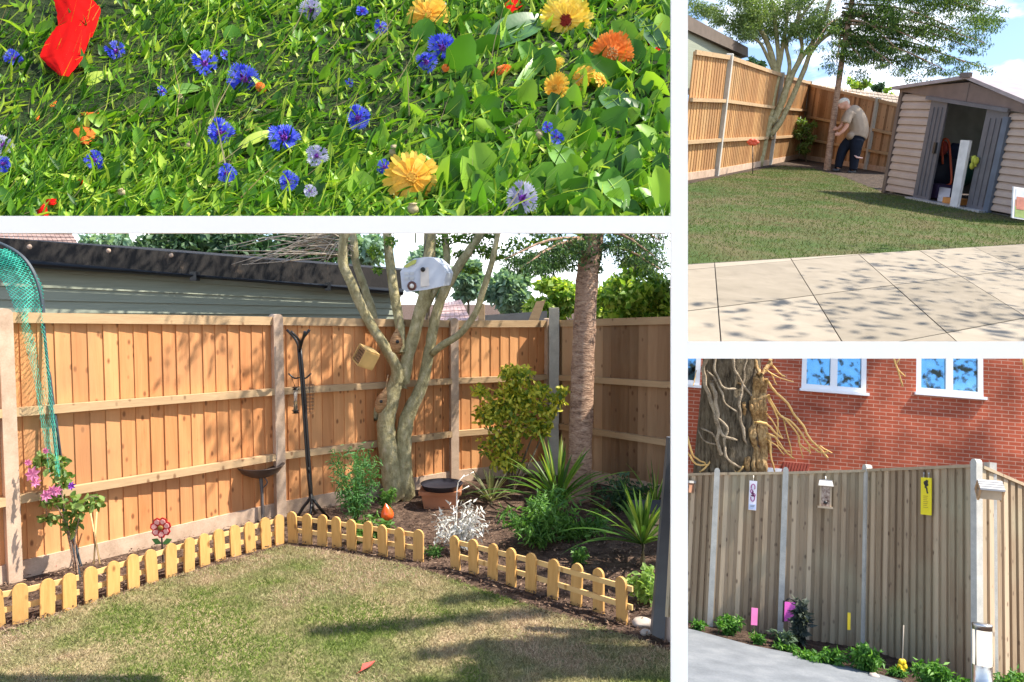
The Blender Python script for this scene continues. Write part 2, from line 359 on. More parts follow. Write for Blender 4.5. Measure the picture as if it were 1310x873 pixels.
tag(npmesh('broad_foliage', v, f, G2, st=WS, loc=(0, 2.8, 2.7)), 'broad rounded marigold leaves massed on the bank', 'foliage', kind='stuff')
STRAW = leafm('dry_stems', [(0, (.30, .22, .10)), (1, (.6, .5, .28))], .2)
v, f = bankscatter(520, (-20, 700), (60, 296), 30, 90, (.012, .022), BLADE, (.04, .12), .8, -.2, .8)
tag(npmesh('dry_stalks', v, f, STRAW, st=WS, loc=(0, 2.8, 2.7)), 'dry straw coloured stalks threading through the meadow', 'stalks', kind='stuff')
# a few single large leaves
def bigleaf(px, py, ex, ey, w, m, lab, lift=.17):
    a, b = A(px, py, lift), A(ex, ey, lift+.01); d = b-a; n_ = 10; m_ = MB(); nn = (WS.o-a).normalized()*.75+Vector((0, 0, .6)); x = d.cross(nn).normalized(); z = x.cross(d).normalized()
    rows = []
    for i in range(n_+1):
        s = i/n_; ww = w*(bt(py)/1000)*math.sin(math.pi*min(1, (s*.92+.06)))**.75; c_ = a+d*s+z*(-.25*d.length*(s-.5)**2)
        rows.append([c_-x*ww/2+z*ww*.12, c_-x*ww/4+z*ww*.03, c_, c_+x*ww/4+z*ww*.03, c_+x*ww/2+z*ww*.12])
    vs = [p for r in rows for p in r]; fs = [(i*5+k, i*5+k+1, i*5+k+6, i*5+k+5) for i in range(n_) for k in range(4)]
    m_.add(vs, fs, True); o = m_.build('broad_leaf', m, st=WS); tag(o, lab, 'leaf', 'single large leaves over the flower bed')
    m2 = MB(); m2.tube([r[2]+z*.0015 for r in rows], w*bt(py)/1000*.018, 5); LOC[o.name] = LOC[o.name]; m2.build('midrib', M['rib'], parent=o)
M['rib'] = plain('leaf_rib', (.3, .45, .15), .5, .3)
DG = plain('dark_leaf', (.05, .13, .03), .35, .5, var=.35, scale=12)
LG = plain('light_leaf', (.14, .28, .04), .35, .5, var=.3, scale=12); YG = plain('yellow_leaf', (.33, .42, .05), .4, .4, var=.2, scale=12)
bigleaf(618, 58, 706, 18, 44, DG, 'large dark green leaf left of the yellow marigold with a red eye')
bigleaf(655, 116, 722, 48, 20, LG, 'long narrow green leaf crossing below the large dark leaf')
bigleaf(100, 110, 142, 92, 17, YG, 'yellow green leaf beneath the big red poppy')
bigleaf(305, 188, 352, 166, 15, YG, 'yellowing leaf left of the deep blue cornflower')
bigleaf(808, 152, 768, 112, 34, DG, 'rounded dark leaf below the coral orange marigold')
bigleaf(852, 70, 812, 14, 22, DG, 'dark slanting leaf at the upper right corner of the bed')
bigleaf(800, 262, 770, 218, 34, LG, 'broad light leaf low at the right side of the bed')
bigleaf(735, 222, 705, 182, 30, LG, 'broad leaf right of the small blue flower cluster')
bigleaf(855, 120, 818, 76, 26, LG, 'light green leaf right of the coral orange marigold', .12)
bigleaf(210, 118, 258, 112, 18, LG, 'long flat leaf right of the tiny blue bud')

# flower prototypes (unit radius, facing +Z)
BLUE = leafm('cornflower_blue', [(0, (.05, .07, .70)), (.5, (.12, .16, .90)), (1, (.28, .32, .98))], .35, spec=.08, tint=(1, 1, 1))
PURP = plain('cornflower_stamen', (.28, .06, .45), .6, .2)
PALE = leafm('faded_cornflower', [(0, (.45, .42, .70)), (1, (.80, .78, .9))], .35, spec=.08, tint=(1, 1, 1))
YEL = leafm('marigold_yellow', [(0, (.90, .48, .05)), (1, (.98, .66, .13))], .4, spec=.08, tint=(1.05, 1, .7))
LEM = leafm('marigold_lemon', [(0, (.95, .66, .05)), (1, (.98, .80, .2))], .4, spec=.08, tint=(1.05, 1, .7))
ORA = leafm('marigold_orange', [(0, (.85, .20, .03)), (1, (.95, .34, .08))], .4, spec=.08, tint=(1.05, 1, .7))
EYE_R = plain('dark_red_eye', (.25, .02, .01), .7, .2); EYE_Y = plain('yellow_eye', (.8, .42, .06), .8, .2); EYE_O = plain('pink_orange_eye', (.9, .45, .18), .8, .2)
STEM = plain('flower_stem', (.12, .22, .04), .6, .3)
def stemmesh(root):
    m_ = MB(); m_.tube([(0, 0, -.05), (.05, .1, -.8), (.25, -.5, -1.9)], [.09, .07, .06], 6, 4); m_.build('stem', STEM, parent=root)
def cornflower(m, k1=11, seed=0):
    r = random.Random(seed); root = thing(WS, 'cornflower', None, None, (0, 0, 0))
    m_ = MB()
    for ring, (k, R0, zz) in enumerate([(k1, 1.0, .12), (k1-3, .62, .34)]):
        for i in range(k):
            a = 2*math.pi*(i+r.uniform(-.3, .3))/k; L1 = R0*r.uniform(.82, 1.08); el = zz+r.uniform(-.1, .2)
            d = Vector((math.cos(a), math.sin(a), el)).normalized(); s = Vector((-math.sin(a), math.cos(a), 0)); n_ = d.cross(s)
            b0 = d*.12; b1 = d*L1*.5
            w = .30*R0
            teeth = [b1+d*L1*.5*(.95 if j % 2 == 0 else .62)*(1-abs(j-4)*.05)+s*w*(j-4)/4+n_*.06*(j % 2) for j in range(9)]
            m_.add([b0-s*.03, b0+s*.03, b1+s*.07, b1-s*.07]+teeth[::-1], [(0, 1, 2, 3)]+[(3, 2, 4)]+[(3, 4+j, 5+j) for j in range(8)])
    m_.build('petals', m, parent=root)
    c_ = MB()
    for i in range(16):
        a = r.uniform(0, 6.28); q = r.uniform(0, .25); p = Vector((math.cos(a)*q, math.sin(a)*q, .1)); c_.tube([p, p*1.5+Vector((0, 0, .35))], [.035, .02], 4)
    c_.ell((0, 0, 0), (.22, .22, .18), 8, 5); c_.build('flower_centre', PURP, parent=root); stemmesh(root)
    return root
def marigold(m, me, rings, eye, seed=0, w=.15):
    r = random.Random(seed); root = thing(WS, 'marigold', None, None, (0, 0, 0)); m_ = MB()
    for j, (k, R0, el) in enumerate(rings):
        for i in range(k):
            a = 2*math.pi*(i+r.uniform(-.15, .15)+.5*(j % 2))/k; L1 = R0*r.uniform(.92, 1.05)
            rad = Vector((math.cos(a), math.sin(a), 0)); s = Vector((-math.sin(a), math.cos(a), 0)); ww = w*r.uniform(.85, 1.1)
            row = []
            for q, wq in ((.1, .35), (.45, .85), (.8, 1), (.95, .8), (1.0, .45)):
                c_ = rad*L1*q+Vector((0, 0, el*L1*q-.22*q*q+.06*j)); row.append((c_-s*ww*wq/1, c_+Vector((0, 0, -.035)), c_+s*ww*wq/1))
            row[-1] = (row[-1][0], row[-1][1]-rad*.05*L1, row[-1][2])
            vs = [p for t in row for p in t]; m_.add(vs, [(q*3+z_, q*3+z_+1, q*3+z_+4, q*3+z_+3) for q in range(4) for z_ in (0, 1)], False)
    m_.build('petals', m, parent=root)
    c_ = MB(); c_.ell((0, 0, .08), (eye, eye, .10), 14, 6)
    for i in range(40):
        a = r.uniform(0, 6.28); q = eye*math.sqrt(r.random()); c_.box((math.cos(a)*q, math.sin(a)*q, .16), (.05, .05, .08))
    c_.build('flower_centre', me, parent=root); stemmesh(root)
    return root
protoB = cornflower(BLUE, 12, 1); protoB2 = cornflower(BLUE, 9, 5); protoP = cornflower(PALE, 12, 3)
protoY = marigold(YEL, EYE_Y, [(17, 1, .10), (12, .72, .22)], .2, 2, .15)
protoL = marigold(LEM, EYE_R, [(24, 1, .05), (20, .8, .15), (15, .6, .25)], .21, 4, .12)
protoO = marigold(ORA, EYE_O, [(26, 1, .05), (22, .85, .12), (16, .62, .2), (12, .4, .3)], .26, 6, .115)
used = set()
def flower(proto, px, py, r, label, catg, group, tilt=(0, 0), lift=.20, sq=1.0):
    p = A(px, py, lift); sc = r*(p.y)/1000*1.06
    vd = (WS.o-p).normalized(); n = (vd*1.0+Vector((0, 0, .12))+Vector((tilt[0], 0, tilt[1]))).normalized()
    q = n.to_track_quat('Z', 'Y').to_matrix().to_4x4(); spin = Matrix.Rotation(random.uniform(0, 6.28), 4, 'Z')
    Mx = Matrix.Translation(p) @ q @ Matrix.Diagonal((1, sq, 1, 1)) @ spin @ Matrix.Scale(sc, 4)
    if proto.name in used: o = dup(proto, Mx)
    else: o = proto; o.matrix_world = Mx; used.add(proto.name)
    tag(o, label, catg, group)
CG, MG = 'blue cornflowers in the flower bed', 'marigolds in the flower bed'
for px, py, r, lab, pr, tl in [
    (18, 75, 12, 'blue cornflower left of the big red poppy', 0, (0, 0)), (148, 66, 14, 'blue cornflower right of the big red poppy', 1, (.4, 0)),
    (207, 117, 7, 'tiny blue cornflower bud above the middle of the left bed', 1, (.6, 0)), (262, 82, 18, 'ragged deep blue cornflower up and left of the largest one', 1, (0, .3)),
    (287, 71, 7, 'small blue cornflower bud beside the ragged deep blue bloom', 1, (.6, .3)), (312, 102, 22, 'large blue cornflower with lilac centre below the ragged bloom', 0, (0, 0)),
    (281, 170, 19, 'blue cornflower left of the yellowing leaf', 0, (.2, 0)), (121, 205, 13, 'blue cornflower below the orange poppy petals', 1, (-.3, 0)),
    (290, 222, 13, 'pale blue cornflower with white tips low in the left bed', 0, (.1, 0)), (363, 177, 21, 'deep blue cornflower right of the yellowing leaf', 0, (0, .3)),
    (369, 232, 14, 'blue cornflower directly below the deep blue one', 0, (0, 0)), (458, 151, 17, 'lone blue cornflower in the middle of the bed', 0, (0, 0)),
    (566, 62, 21, 'large blue cornflower under the pale yellow marigold', 0, (0, 0)), (546, 80, 15, 'blue cornflower tucked below left of the large one under the marigold', 0, (-.3, 0)),
    (447, 106, 6, 'tiny blue bud above the lone middle cornflower', 1, (.5, 0)), (492, 214, 11, 'half hidden blue cornflower left of the big low marigold', 1, (-.4, 0)),
    (712, 176, 10, 'blue cornflower in the small cluster above the light leaf', 1, (.2, 0)), (700, 163, 8, 'small blue floret topmost of the right cluster', 1, (0, .3)),
    (3, 210, 11, 'blue cornflower cut by the left edge of the bed', 0, (.4, 0)), (463, 15, 8, 'pale blue cornflower near the top sleeper', 0, (0, .4)), (487, 35, 10, 'drooping blue cornflower left of the pale yellow marigold', 1, (0, -.4))]:
    flower((protoB, protoB2)[pr], px, py, r, lab, 'cornflower', CG, tl)
for px, py, r, lab in [(668, 254, 22, 'white lilac faded cornflower at the bottom of the bed'), (405, 200, 15, 'faded spidery lilac cornflower right of the deep blue one'),
                       (398, 14, 15, 'whitish faded cornflower at the top of the bed'), (4, 186, 13, 'pale lilac cornflower at the left edge of the bed'), (397, 245, 9, 'small withered lilac cornflower low in the bed')]:
    flower(protoP, px, py, r, lab, 'cornflower', 'faded cornflowers in the flower bed', (0, 0))
for pr, px, py, r, lab, tl, sq in [
    (protoY, 547, 20, 27, 'pale yellow marigold beside the timber sleeper', (-.1, .3), .95), (protoL, 724, 27, 34, 'lemon yellow marigold with a dark red eye', (0, 0), 1),
    (protoO, 783, 69, 28, 'coral orange marigold right of the yellow one with red eye', (0, 0), 1), (protoY, 740, 100, 23, 'ragged amber marigold turned sideways below the lemon yellow one', (-.8, .6), .8),
    (protoY, 770, 102, 16, 'amber marigold petals spreading right of the sideways bloom', (.9, .3), .7),
    (protoY, 711, 112, 18, 'small amber marigold left of the sideways bloom', (-.5, 0), 1), (protoL, 709, 82, 14, 'small yellow marigold half hidden below the lemon yellow one', (-.7, .5), .7),
    (protoO, 640, 88, 14, 'orange marigold partly hidden behind the long narrow leaf', (-.5, .8), .6), (protoY, 527, 228, 35, 'biggest amber yellow marigold low in the bed', (0, .1), 1),
    (protoO, 570, 87, 5, 'tiny orange bloom under the twin blue cornflowers', (0, 0), 1), (protoO, 334, 112, 8, 'small orange bloom behind the large blue cornflower', (.5, 0), .7)]:
    flower(pr, px, py, r, lab, 'marigold', MG, tl, sq=sq)
# red and orange poppies: crumpled sheets
def petal(name, left, right, m, lift, amp, nu=16, nv=18, parent=None, seed=0):
    r = np.random.default_rng(seed); Lc = cr(left, 6); Rc = cr(right, 6)
    li = lambda C, s: C[0]*0+np.array([np.interp(s*(len(C)-1), range(len(C)), [c[k] for c in C]) for k in (0, 1)])
    vs = []; ph = r.uniform(0, 6, 6)
    for j in range(nv+1):
        s = j/nv; a, b = li(Lc, s), li(Rc, s)
        for i in range(nu+1):
            u = i/nu; q = a*(1-u)+b*u
            dl = amp*(.6*math.sin(u*9+ph[0]+s*4)+.5*math.sin(s*13+u*5+ph[1])+.3*math.sin(u*23+ph[2]-s*7)+.25*math.sin(s*31+ph[3]+u*11))+.03*math.sin(math.pi*u)
            vs.append(A(q[0]+r.normal()*.4, q[1]+r.normal()*.4, lift+dl))
    m_ = MB(); m_.add(vs, [(j*(nu+1)+i, j*(nu+1)+i+1, (j+1)*(nu+1)+i+1, (j+1)*(nu+1)+i) for j in range(nv) for i in range(nu)], True)
    return m_.build(name, m, parent=parent)
PRED = leafm('poppy_red', [(0, (.50, .006, .006)), (1, (.66, .012, .01))], .25, rough=.8, spec=.03, tint=(1.1, .7, .7)); PORA = leafm('poppy_orange', [(0, (.9, .16, .03)), (1, (.9, .22, .05))], .4, rough=.8, spec=.03, tint=(1, .8, .7))
po = thing(WS, 'poppy', 'big crumpled red poppy hanging at the top left of the bed', 'poppy', A(90, 45, .2), 'poppies in the flower bed')
petal('petal', [(66, -8), (72, 14), (74, 36), (66, 46)], [(116, -8), (122, 4), (129, 14), (118, 48)], PRED, .23, .009, parent=po, seed=1)
petal('petal', [(72, 34), (60, 52), (51, 70), (56, 78), (76, 97)], [(120, 20), (118, 40), (110, 62), (104, 78), (88, 98)], PRED, .25, .011, parent=po, seed=2)
m_ = MB(); m_.tube([A(95, -5, .17), A(110, -30, .14), A(120, -60, .05)], .003, 6, 4); m_.build('stem', STEM, parent=po)
def small_poppy(lab, m, petals, seed, sx, sy):
    po = thing(WS, 'poppy', lab, 'poppy', A(sx, sy, .12), 'poppies in the flower bed')
    for k, (l, r_) in enumerate(petals): petal('petal', l, r_, m, .125+.01*k, .004, 8, 8, po, seed+k)
    m_ = MB(); m_.tube([A(sx, sy, .12), A(sx+6, sy+12, .07), A(sx+14, sy+26, .02)], .003, 6, 4); m_.build('stem', STEM, parent=po)
small_poppy('orange poppy directly below the big red one', PORA, [([(52, 114), (50, 128), (54, 138)], [(84, 109), (86, 122), (80, 136)])], 10, 68, 124)
small_poppy('orange poppy with folded petals above the left blue cornflower', PORA, [([(82, 160), (86, 172), (104, 185)], [(112, 158), (124, 168), (118, 184)]), ([(98, 144), (104, 149), (110, 152)], [(128, 143), (138, 150), (136, 154)])], 20, 102, 168)
small_poppy('small orange poppy petal at the far left under the first orange poppy', PORA, [([(40, 145), (42, 153)], [(56, 143), (54, 156)])], 30, 48, 150)
small_poppy('crimson poppy in the lower left corner', PRED, [([(46, 268), (48, 278)], [(62, 256), (62, 276)]), ([(56, 255), (60, 262)], [(72, 254), (73, 262)])], 40, 58, 266)
small_poppy('dark crimson bud left of the low meadow stems', PRED, [([(100, 230), (104, 242)], [(110, 230), (110, 240)])], 44, 105, 236)
small_poppy('red and white poppy behind the large dark leaf', PRED, [([(640, 8), (644, 24)], [(664, -6), (668, 8)])], 50, 654, 6)
small_poppy('red poppy at the right edge behind the coral marigold', PRED, [([(824, 60), (830, 70), (842, 76)], [(842, 40), (856, 56), (857, 74)])], 60, 842, 60)
# seed heads
SEED = plain('seedpod', (.42, .34, .2), .8, .2, var=.3, scale=40)
sp = None
for px, py, r, lab in [(140, 103, 7, 'beige seed head under the yellow green leaf'), (231, 126, 6, 'beige seed head beside the long flat leaf'), (243, 187, 6, 'seed head left of the middle blue cornflower'), (156, 247, 6, 'pale seed head low in the left bed'),
                       (528, 268, 9, 'round poppy seed pod under the biggest marigold'), (505, 195, 9, 'dried flower head above the biggest marigold'), (666, 159, 6, 'pale bud on a long stem right of the lone middle cornflower'), (689, 173, 7, 'round yellow bud beside the right blue cluster')]:
    p = A(px, py, .14); sc = r*p.y/1000
    if sp is None:
        sp = thing(WS, 'seedpod', None, None, (0, 0, 0)); q = MB(); q.lathe([(.05, -.9), (.45, -.7), (.85, -.2), (.8, .3), (.45, .7), (.7, .85), (.1, .95)], (0, 0, 0), 12); q.build('pod', SEED, parent=sp)
        q = MB(); q.tube([(0, 0, -.8), (.3, .3, -2.2), (.2, .8, -5)], [.12, .1, .1], 6, 3); q.build('stem', STEM, parent=sp); o = sp; first = True
    else: o = dup(sp, Matrix())
    o.matrix_world = Matrix.Translation(p) @ Euler((random.uniform(-.3, .8), random.uniform(-.5, .5), 0)).to_matrix().to_4x4() @ Matrix.Scale(sc*(1 if r != 7 or px != 689 else 1), 4)
    tag(o, lab, 'seedpod', 'seed heads in the flower bed')
# ------------------------------------------------------------------ shared builders: fences, trees, plants
def lerp(a, b, t): return a+(b-a)*t
def fence(st, name, label, posts, mats, rails=(.36, .69), bw=.115, gravel=.13, cap=True, post_w=.09, back=False, skip_post=(), sink=0, post_names='fence_post', group=None, extra=0.05, ribs=False, wedge=1):
    """posts: (px, base py, top py); boards run between the posts"""
    B = [st.g(px, pb) for px, pb, pt in posts]; H = [st.hz(pt, b) for (px, pb, pt), b in zip(posts, B)]
    root = thing(st, name, label, 'fence', B[len(B)//2], group)
    for i in range(len(B)-1):
        a, b = B[i], B[i+1]; d = (b-a); Ln = d.length; d.normalize(); n = Vector((d.y, -d.x, 0))
        if n.dot(st.o-a) < 0: n = -n
        k = max(2, round(Ln/bw)); r = random.Random(i+len(posts)); m_ = MB()
        for j in range(k):
            s0, s1 = (j-.12)/k, (j+1.0)/k; s0 = max(.001, s0*Ln); s1 = min(Ln-.001, s1*Ln)
            z1a, z1b = lerp(H[i], H[i+1], s0/Ln), lerp(H[i], H[i+1], s1/Ln)
            o0, o1 = (.012+r.uniform(0, .004))*wedge, .001+r.uniform(0, .003)
            if ribs: o0, o1 = (0, .004) if j % 2 else (.028, .030)
            p = [a+d*s0+n*o0, a+d*s1+n*o1, a+d*s1-n*(.012+.002*(j % 2)), a+d*s0-n*(.012+.002*(j % 2))]
            if ribs: p = [a+d*s0+n*o0, a+d*s1+n*o1, a+d*s1-n*(.014+.002*(j % 2)), a+d*s0-n*(.014+.002*(j % 2))]
            zb = gravel*.9
            m_.hexa([q+Vector((0, 0, zb)) for q in (p[3], p[2], p[1], p[0])], [q+Vector((0, 0, zz)) for q, zz in zip((p[3], p[2], p[1], p[0]), (z1a, z1b, z1b, z1a))])
        m_.build('fence_panel', mats[0], parent=root)
        if gravel > .01:
            m_ = MB(); m_.hexa([a-n*.02, b-n*.02, b+n*.028, a+n*.028], [q+Vector((0, 0, gravel)) for q in (a-n*.02, b-n*.02, b+n*.028, a+n*.028)]); m_.build('gravel_board', mats[3], parent=root)
        for f_ in rails:
            z0, z1 = H[i]*(1-f_), H[i+1]*(1-f_); m_ = MB(); m_.bar(a+n*.045+Vector((0, 0, z0)), b+n*.045+Vector((0, 0, z1)), .062, .05); m_.build('rail', mats[1], parent=root)
        if cap:
            m_ = MB(); m_.bar(a+n*.03+Vector((0, 0, H[i]-.012)), b+n*.03+Vector((0, 0, H[i+1]-.012)), .075 if not ribs else .03, .035); m_.build('top_rail', mats[1] if not ribs else mats[0], parent=root)
    for i, (p, h) in enumerate(zip(B, H)):
        if i in skip_post: continue
        q = B[i+1]-p if i < len(B)-1 else p-B[i-1]; q = Vector((q.x, q.y, 0)).normalized(); n = Vector((q.y, -q.x, 0))
        if n.dot(st.o-p) < 0: n = -n
        w = post_w/2; hh = h+extra; m_ = MB()
        prof = [(-w, 0), (w, 0), (w, hh-.03), (w*.7, hh-.008), (w*.3, hh), (-w*.3, hh), (-w*.7, hh-.008), (-w, hh-.03)]
        c = p-n*.035; m_.prism([c+q*x_+Vector((0, 0, z_)) for x_, z_ in prof], n*(.115 if not ribs else .085))
        m_.build(post_names, mats[2], parent=root)
    return root, B, H
def limbs(st, root, name, paths, m, part=True, n=9, res=5):
    for P in paths:
        m_ = MB(); pts = [st.at(px, py, t) for px, py, w, t in P]; rad = [w*t/2000 for px, py, w, t in P]
        m_.tube(pts, rad, n, res)
        # uneven bark outline
        for i, v in enumerate(m_.v):
            k = (i//n); m_.v[i] = v+Vector((math.sin(i*2.3+k), math.cos(i*1.7), 0))*rad[0]*.05
        m_.build(name, m, parent=root)
def crown(st, root, name, clumps, n, L, wr, m, tpl=LEAF, cull=None, droop=.3):
    """clumps: (centre, radii)"""
    P = []
    wt = lambda r: (r[0]*r[1]*r[2])**.5
    tot = sum(wt(c[1]) for c in clumps)
    for c, r in clumps:
        k = max(4, int(n*wt(r)/tot)); q = rvec(k)*(rng.random((k, 1))**.45); P.append(np.array(c)+q*np.array(r))
    P = np.vstack(P)
    if cull is not None:
        x, y = st.projn(P); k = cull(x, y); P = P[k]
    D = unit(rvec(len(P))+np.array([0, 0, -droop])); N = unit(rvec(len(P))+np.array([0, 0, .6]))
    Ls = rng.uniform(L*.6, L*1.25, len(P)); v, f = scatter(tpl, P, D, N, Ls, Ls*wr)
    return npmesh(name, v, f, m, parent=root, st=st, loc=(0, 0, 0))
def subclumps(c, R, k, r):
    c = np.array(c); return [(c+rvec(1)[0]*np.array(R)*random.uniform(.35, 1.0)**.6, np.array((r, r, r*.8))*random.uniform(.6, 1.25)) for _ in range(k)]
def sward(st, name, label, poly, n, L, m, zoff=0, keep=None, mask=None):
    """grass blades over a polygon of ground points"""
    P = np.array([(p.x, p.y) for p in poly]); lo, hi = P.min(0), P.max(0); q = rng.uniform(lo, hi, (n, 2))
    inside = np.zeros(n, bool); j = len(P)-1
    for i in range(len(P)):
        xi, yi, xj, yj = *P[i], *P[j]; c = ((yi > q[:, 1]) != (yj > q[:, 1])) & (q[:, 0] < (xj-xi)*(q[:, 1]-yi)/(yj-yi+1e-12)+xi); inside ^= c; j = i
    q = q[inside]; Q = np.column_stack([q, np.full(len(q), zoff)]); x, y = st.projn(Q)
    k = (y < 900) & (x > -25) & (x < 1330)
    if keep is not None: k &= keep(x, y)
    # thin with distance less strongly
    Q = Q[k]
    D = unit(np.column_stack([rng.normal(size=(len(Q), 2))*.75, np.full(len(Q), .8)])); N = rvec(len(Q))
    Ls = rng.uniform(L*.5, L*1.3, len(Q)); v, f = scatter(BLADE, Q, D, N, Ls, Ls*rng.uniform(.10, .2, len(Q)))
    o = npmesh(name, v, f, m, st=st, loc=(0, 5, 0)); return tag(o, label, 'grass', kind='stuff')
def lawnm(name, greens, straw, ns, thr, blade=True, w=.12, soil=None):
    """lawn colour from broad patches: green against straw"""
    m, n, L, b = base(name, .85, .15)
    t = n.new('ShaderNodeTexCoord'); z = n.new('ShaderNodeTexNoise'); z.inputs['Scale'].default_value = ns; z.inputs['Detail'].default_value = 7; z.inputs['Roughness'].default_value = .65
    L(t.outputs['Object'], z.inputs['Vector']); r = ramp(n, [(thr-w, (0, 0, 0)), (thr+w, (1, 1, 1))]); L(z.outputs['Fac'], r.inputs['Fac'])
    if blade: g = n.new('ShaderNodeNewGeometry'); rnd = g.outputs['Random Per Island']
    else:
        y = n.new('ShaderNodeTexNoise'); y.inputs['Scale'].default_value = 70; y.inputs['Detail'].default_value = 4; L(t.outputs['Object'], y.inputs['Vector']); rnd = y.outputs['Fac']
    g1 = ramp(n, greens); s1 = ramp(n, straw); L(rnd, g1.inputs['Fac']); L(rnd, s1.inputs['Fac'])
    mx = n.new('ShaderNodeMixRGB'); L(r.outputs['Color'], mx.inputs['Fac']); L(g1.outputs[0], mx.inputs['Color1']); L(s1.outputs[0], mx.inputs['Color2'])
    L(mx.outputs[0], b.inputs['Base Color'])
    if blade:
        o = n['Material Output']; tr = n.new('ShaderNodeBsdfTranslucent'); L(mx.outputs[0], tr.inputs['Color']); ms = n.new('ShaderNodeMixShader'); ms.inputs[0].default_value = .35
        L(b.outputs[0], ms.inputs[1]); L(tr.outputs[0], ms.inputs[2]); L(ms.outputs[0], o.inputs['Surface'])
    return m
def strapplant(st, name, label, cat_, base_, n, Lr, w, m, group=None, up=.9, bend=.9, stemh=0, seed=0, cull=None):
    r = random.Random(seed); root = thing(st, name, label, cat_, base_, group); m_ = MB()
    for i in range(n):
        a = 6.283*i/n*2.6+r.uniform(-.4, .4); q = i/n; el = math.radians(85-70*q+r.uniform(-8, 8)); Ln = Lr*r.uniform(.7, 1.1)*(.75+.35*q)
        d = Vector((math.cos(a)*math.cos(el), math.sin(a)*math.cos(el), math.sin(el))); p = Vector(base_)+Vector((0, 0, stemh+.02)); ww = w*r.uniform(.8, 1.2); rows = []
        N_ = 9
        for k in range(N_+1):
            s = k/N_; x = d.cross(Vector((0, 0, 1))).normalized(); prof = ww*(.55+.9*s if s < .4 else (.91*(1-((s-.4)/.6)**2.2)))/2+.0008; z = x.cross(d).normalized()
            rows.append((p-x*prof+z*prof*.35, p, p+x*prof+z*prof*.35)); p = p+d*(Ln/N_); d = (d+Vector((0, 0, -bend*.16*(.3+s)*(1.2-abs(el)/1.6)))).normalized()
        m_.add([v for rr in rows for v in rr], [(k*3+z_, k*3+z_+1, k*3+z_+4, k*3+z_+3) for k in range(N_) for z_ in (0, 1)], False)
    if cull:
        pass
    m_.build('leaf_rosette', m, parent=root)
    s_ = MB(); s_.tube([Vector(base_)-Vector((0, 0, .02)), Vector(base_)+Vector((0, 0, stemh+.08))], [.03, .022], 7); s_.build('stem', M['bark'], parent=root)
    return root
def leafyplant(st, name, label, cat_, base_, R, H, n, L, m, wr=.4, tpl=LEAF, group=None, stems=8, sm=None, seed=0, cull=None):
    root = thing(st, name, label, cat_, base_, group); b = np.array(base_); r = random.Random(seed); s_ = MB(); cl = []
    for i in range(stems):
        a = r.uniform(0, 6.28); q = r.uniform(.15, 1); e = b+np.array((math.cos(a)*R*q, math.sin(a)*R*q, H*r.uniform(.55, 1)))
        s_.tube([b, (b*.5+e*.5)+np.array((0, 0, H*.1)), e], [.006*max(1, H), .005, .002], 5, 3)
        for s in (.35, .6, .82, 1): cl.append((b*(1-s)+e*s, np.array((R*.32, R*.32, H*.17))))
    s_.build('stems', sm or STEM, parent=root); crown(st, root, 'foliage', cl, n, L, wr, m, tpl, cull)
    return root

# ------------------------------------------------------------------ garden with picket edging
FB = (M['fence_b'], M['fence_rail'], M['concrete'], M['concrete'])
gp = [WS.o*0]
# one big sheet of ground to the horizon
def sheet(st, name, poly, m, z=0, kind='structure', thick=0):
    m_ = MB(); m_.face([Vector((p[0], p[1], z)) for p in poly]); o = m_.build(name, m, st=st, loc=(0, 0, z)); return tag(o, kind=kind)
gs = [(-90, -25), (90, -25), (90, 140), (-90, 140)]
sheet(SB, 'ground', gs, M['soil'])
gB = lambda *a: SB.g(*a)
lawn_poly = [gB(px, py) for px, py in [(-260, 960), (-60, 826), (30, 803), (120, 773), (200, 747), (290, 722), (365, 700), (430, 708), (505, 722), (560, 737), (610, 755), (680, 778), (745, 797), (800, 815), (862, 838), (950, 868), (1050, 1150), (-400, 1150)]]
BLG = [(0, (.07, .12, .025)), (.5, (.17, .24, .05)), (1, (.32, .38, .10))]; BLS = [(0, (.28, .19, .12)), (.5, (.52, .39, .26)), (1, (.74, .59, .42))]
sheet(SB, 'lawn', lawn_poly, lawnm('lawn_base', [(.3, (.08, .10, .03)), (.7, (.18, .22, .07))], [(.3, (.28, .20, .12)), (.7, (.50, .39, .24))], .8, .51, blade=False, w=.08), z=.012)
LB = lawnm('lawn_blades', BLG, BLS, .8, .525, w=.08)
sward(SB, 'lawn_grass', 'patchy dry and green lawn blades in front of the picket edging', lawn_poly, 300000, .025, LB, .012, keep=lambda x, y: (x < 856))

# fences
lf, LBs, LHs = fence(SB, 'timber_fence', 'sunlit orange closeboard fence with concrete posts below the sage green building', [(-150, 792, 401), (16, 742, 404), (356, 660, 409), (579, 617, 413), (700, 603, 413)], FB, extra=.05)
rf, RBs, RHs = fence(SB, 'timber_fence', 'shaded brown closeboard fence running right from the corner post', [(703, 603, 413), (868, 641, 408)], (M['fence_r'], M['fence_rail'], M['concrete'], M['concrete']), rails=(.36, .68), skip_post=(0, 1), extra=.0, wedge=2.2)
# tall double corner post
def boxpost(st, name, label, px, pb, pt, w, m, cat_='post', dep=.1, parent=None):
    b = st.g(px, pb); h = st.hz(pt, b); m_ = MB(); m_.box((b.x, b.y-.03, h/2), (w, dep, h)); o = m_.build(name, m, st=st) if parent is None else m_.build(name, m, parent=parent); return tag(o, label, cat_) if parent is None else o
boxpost(SB, 'corner_post', 'tall pale concrete post standing at the fence corner', 708, 606, 394, .11, M['concrete_grey'])

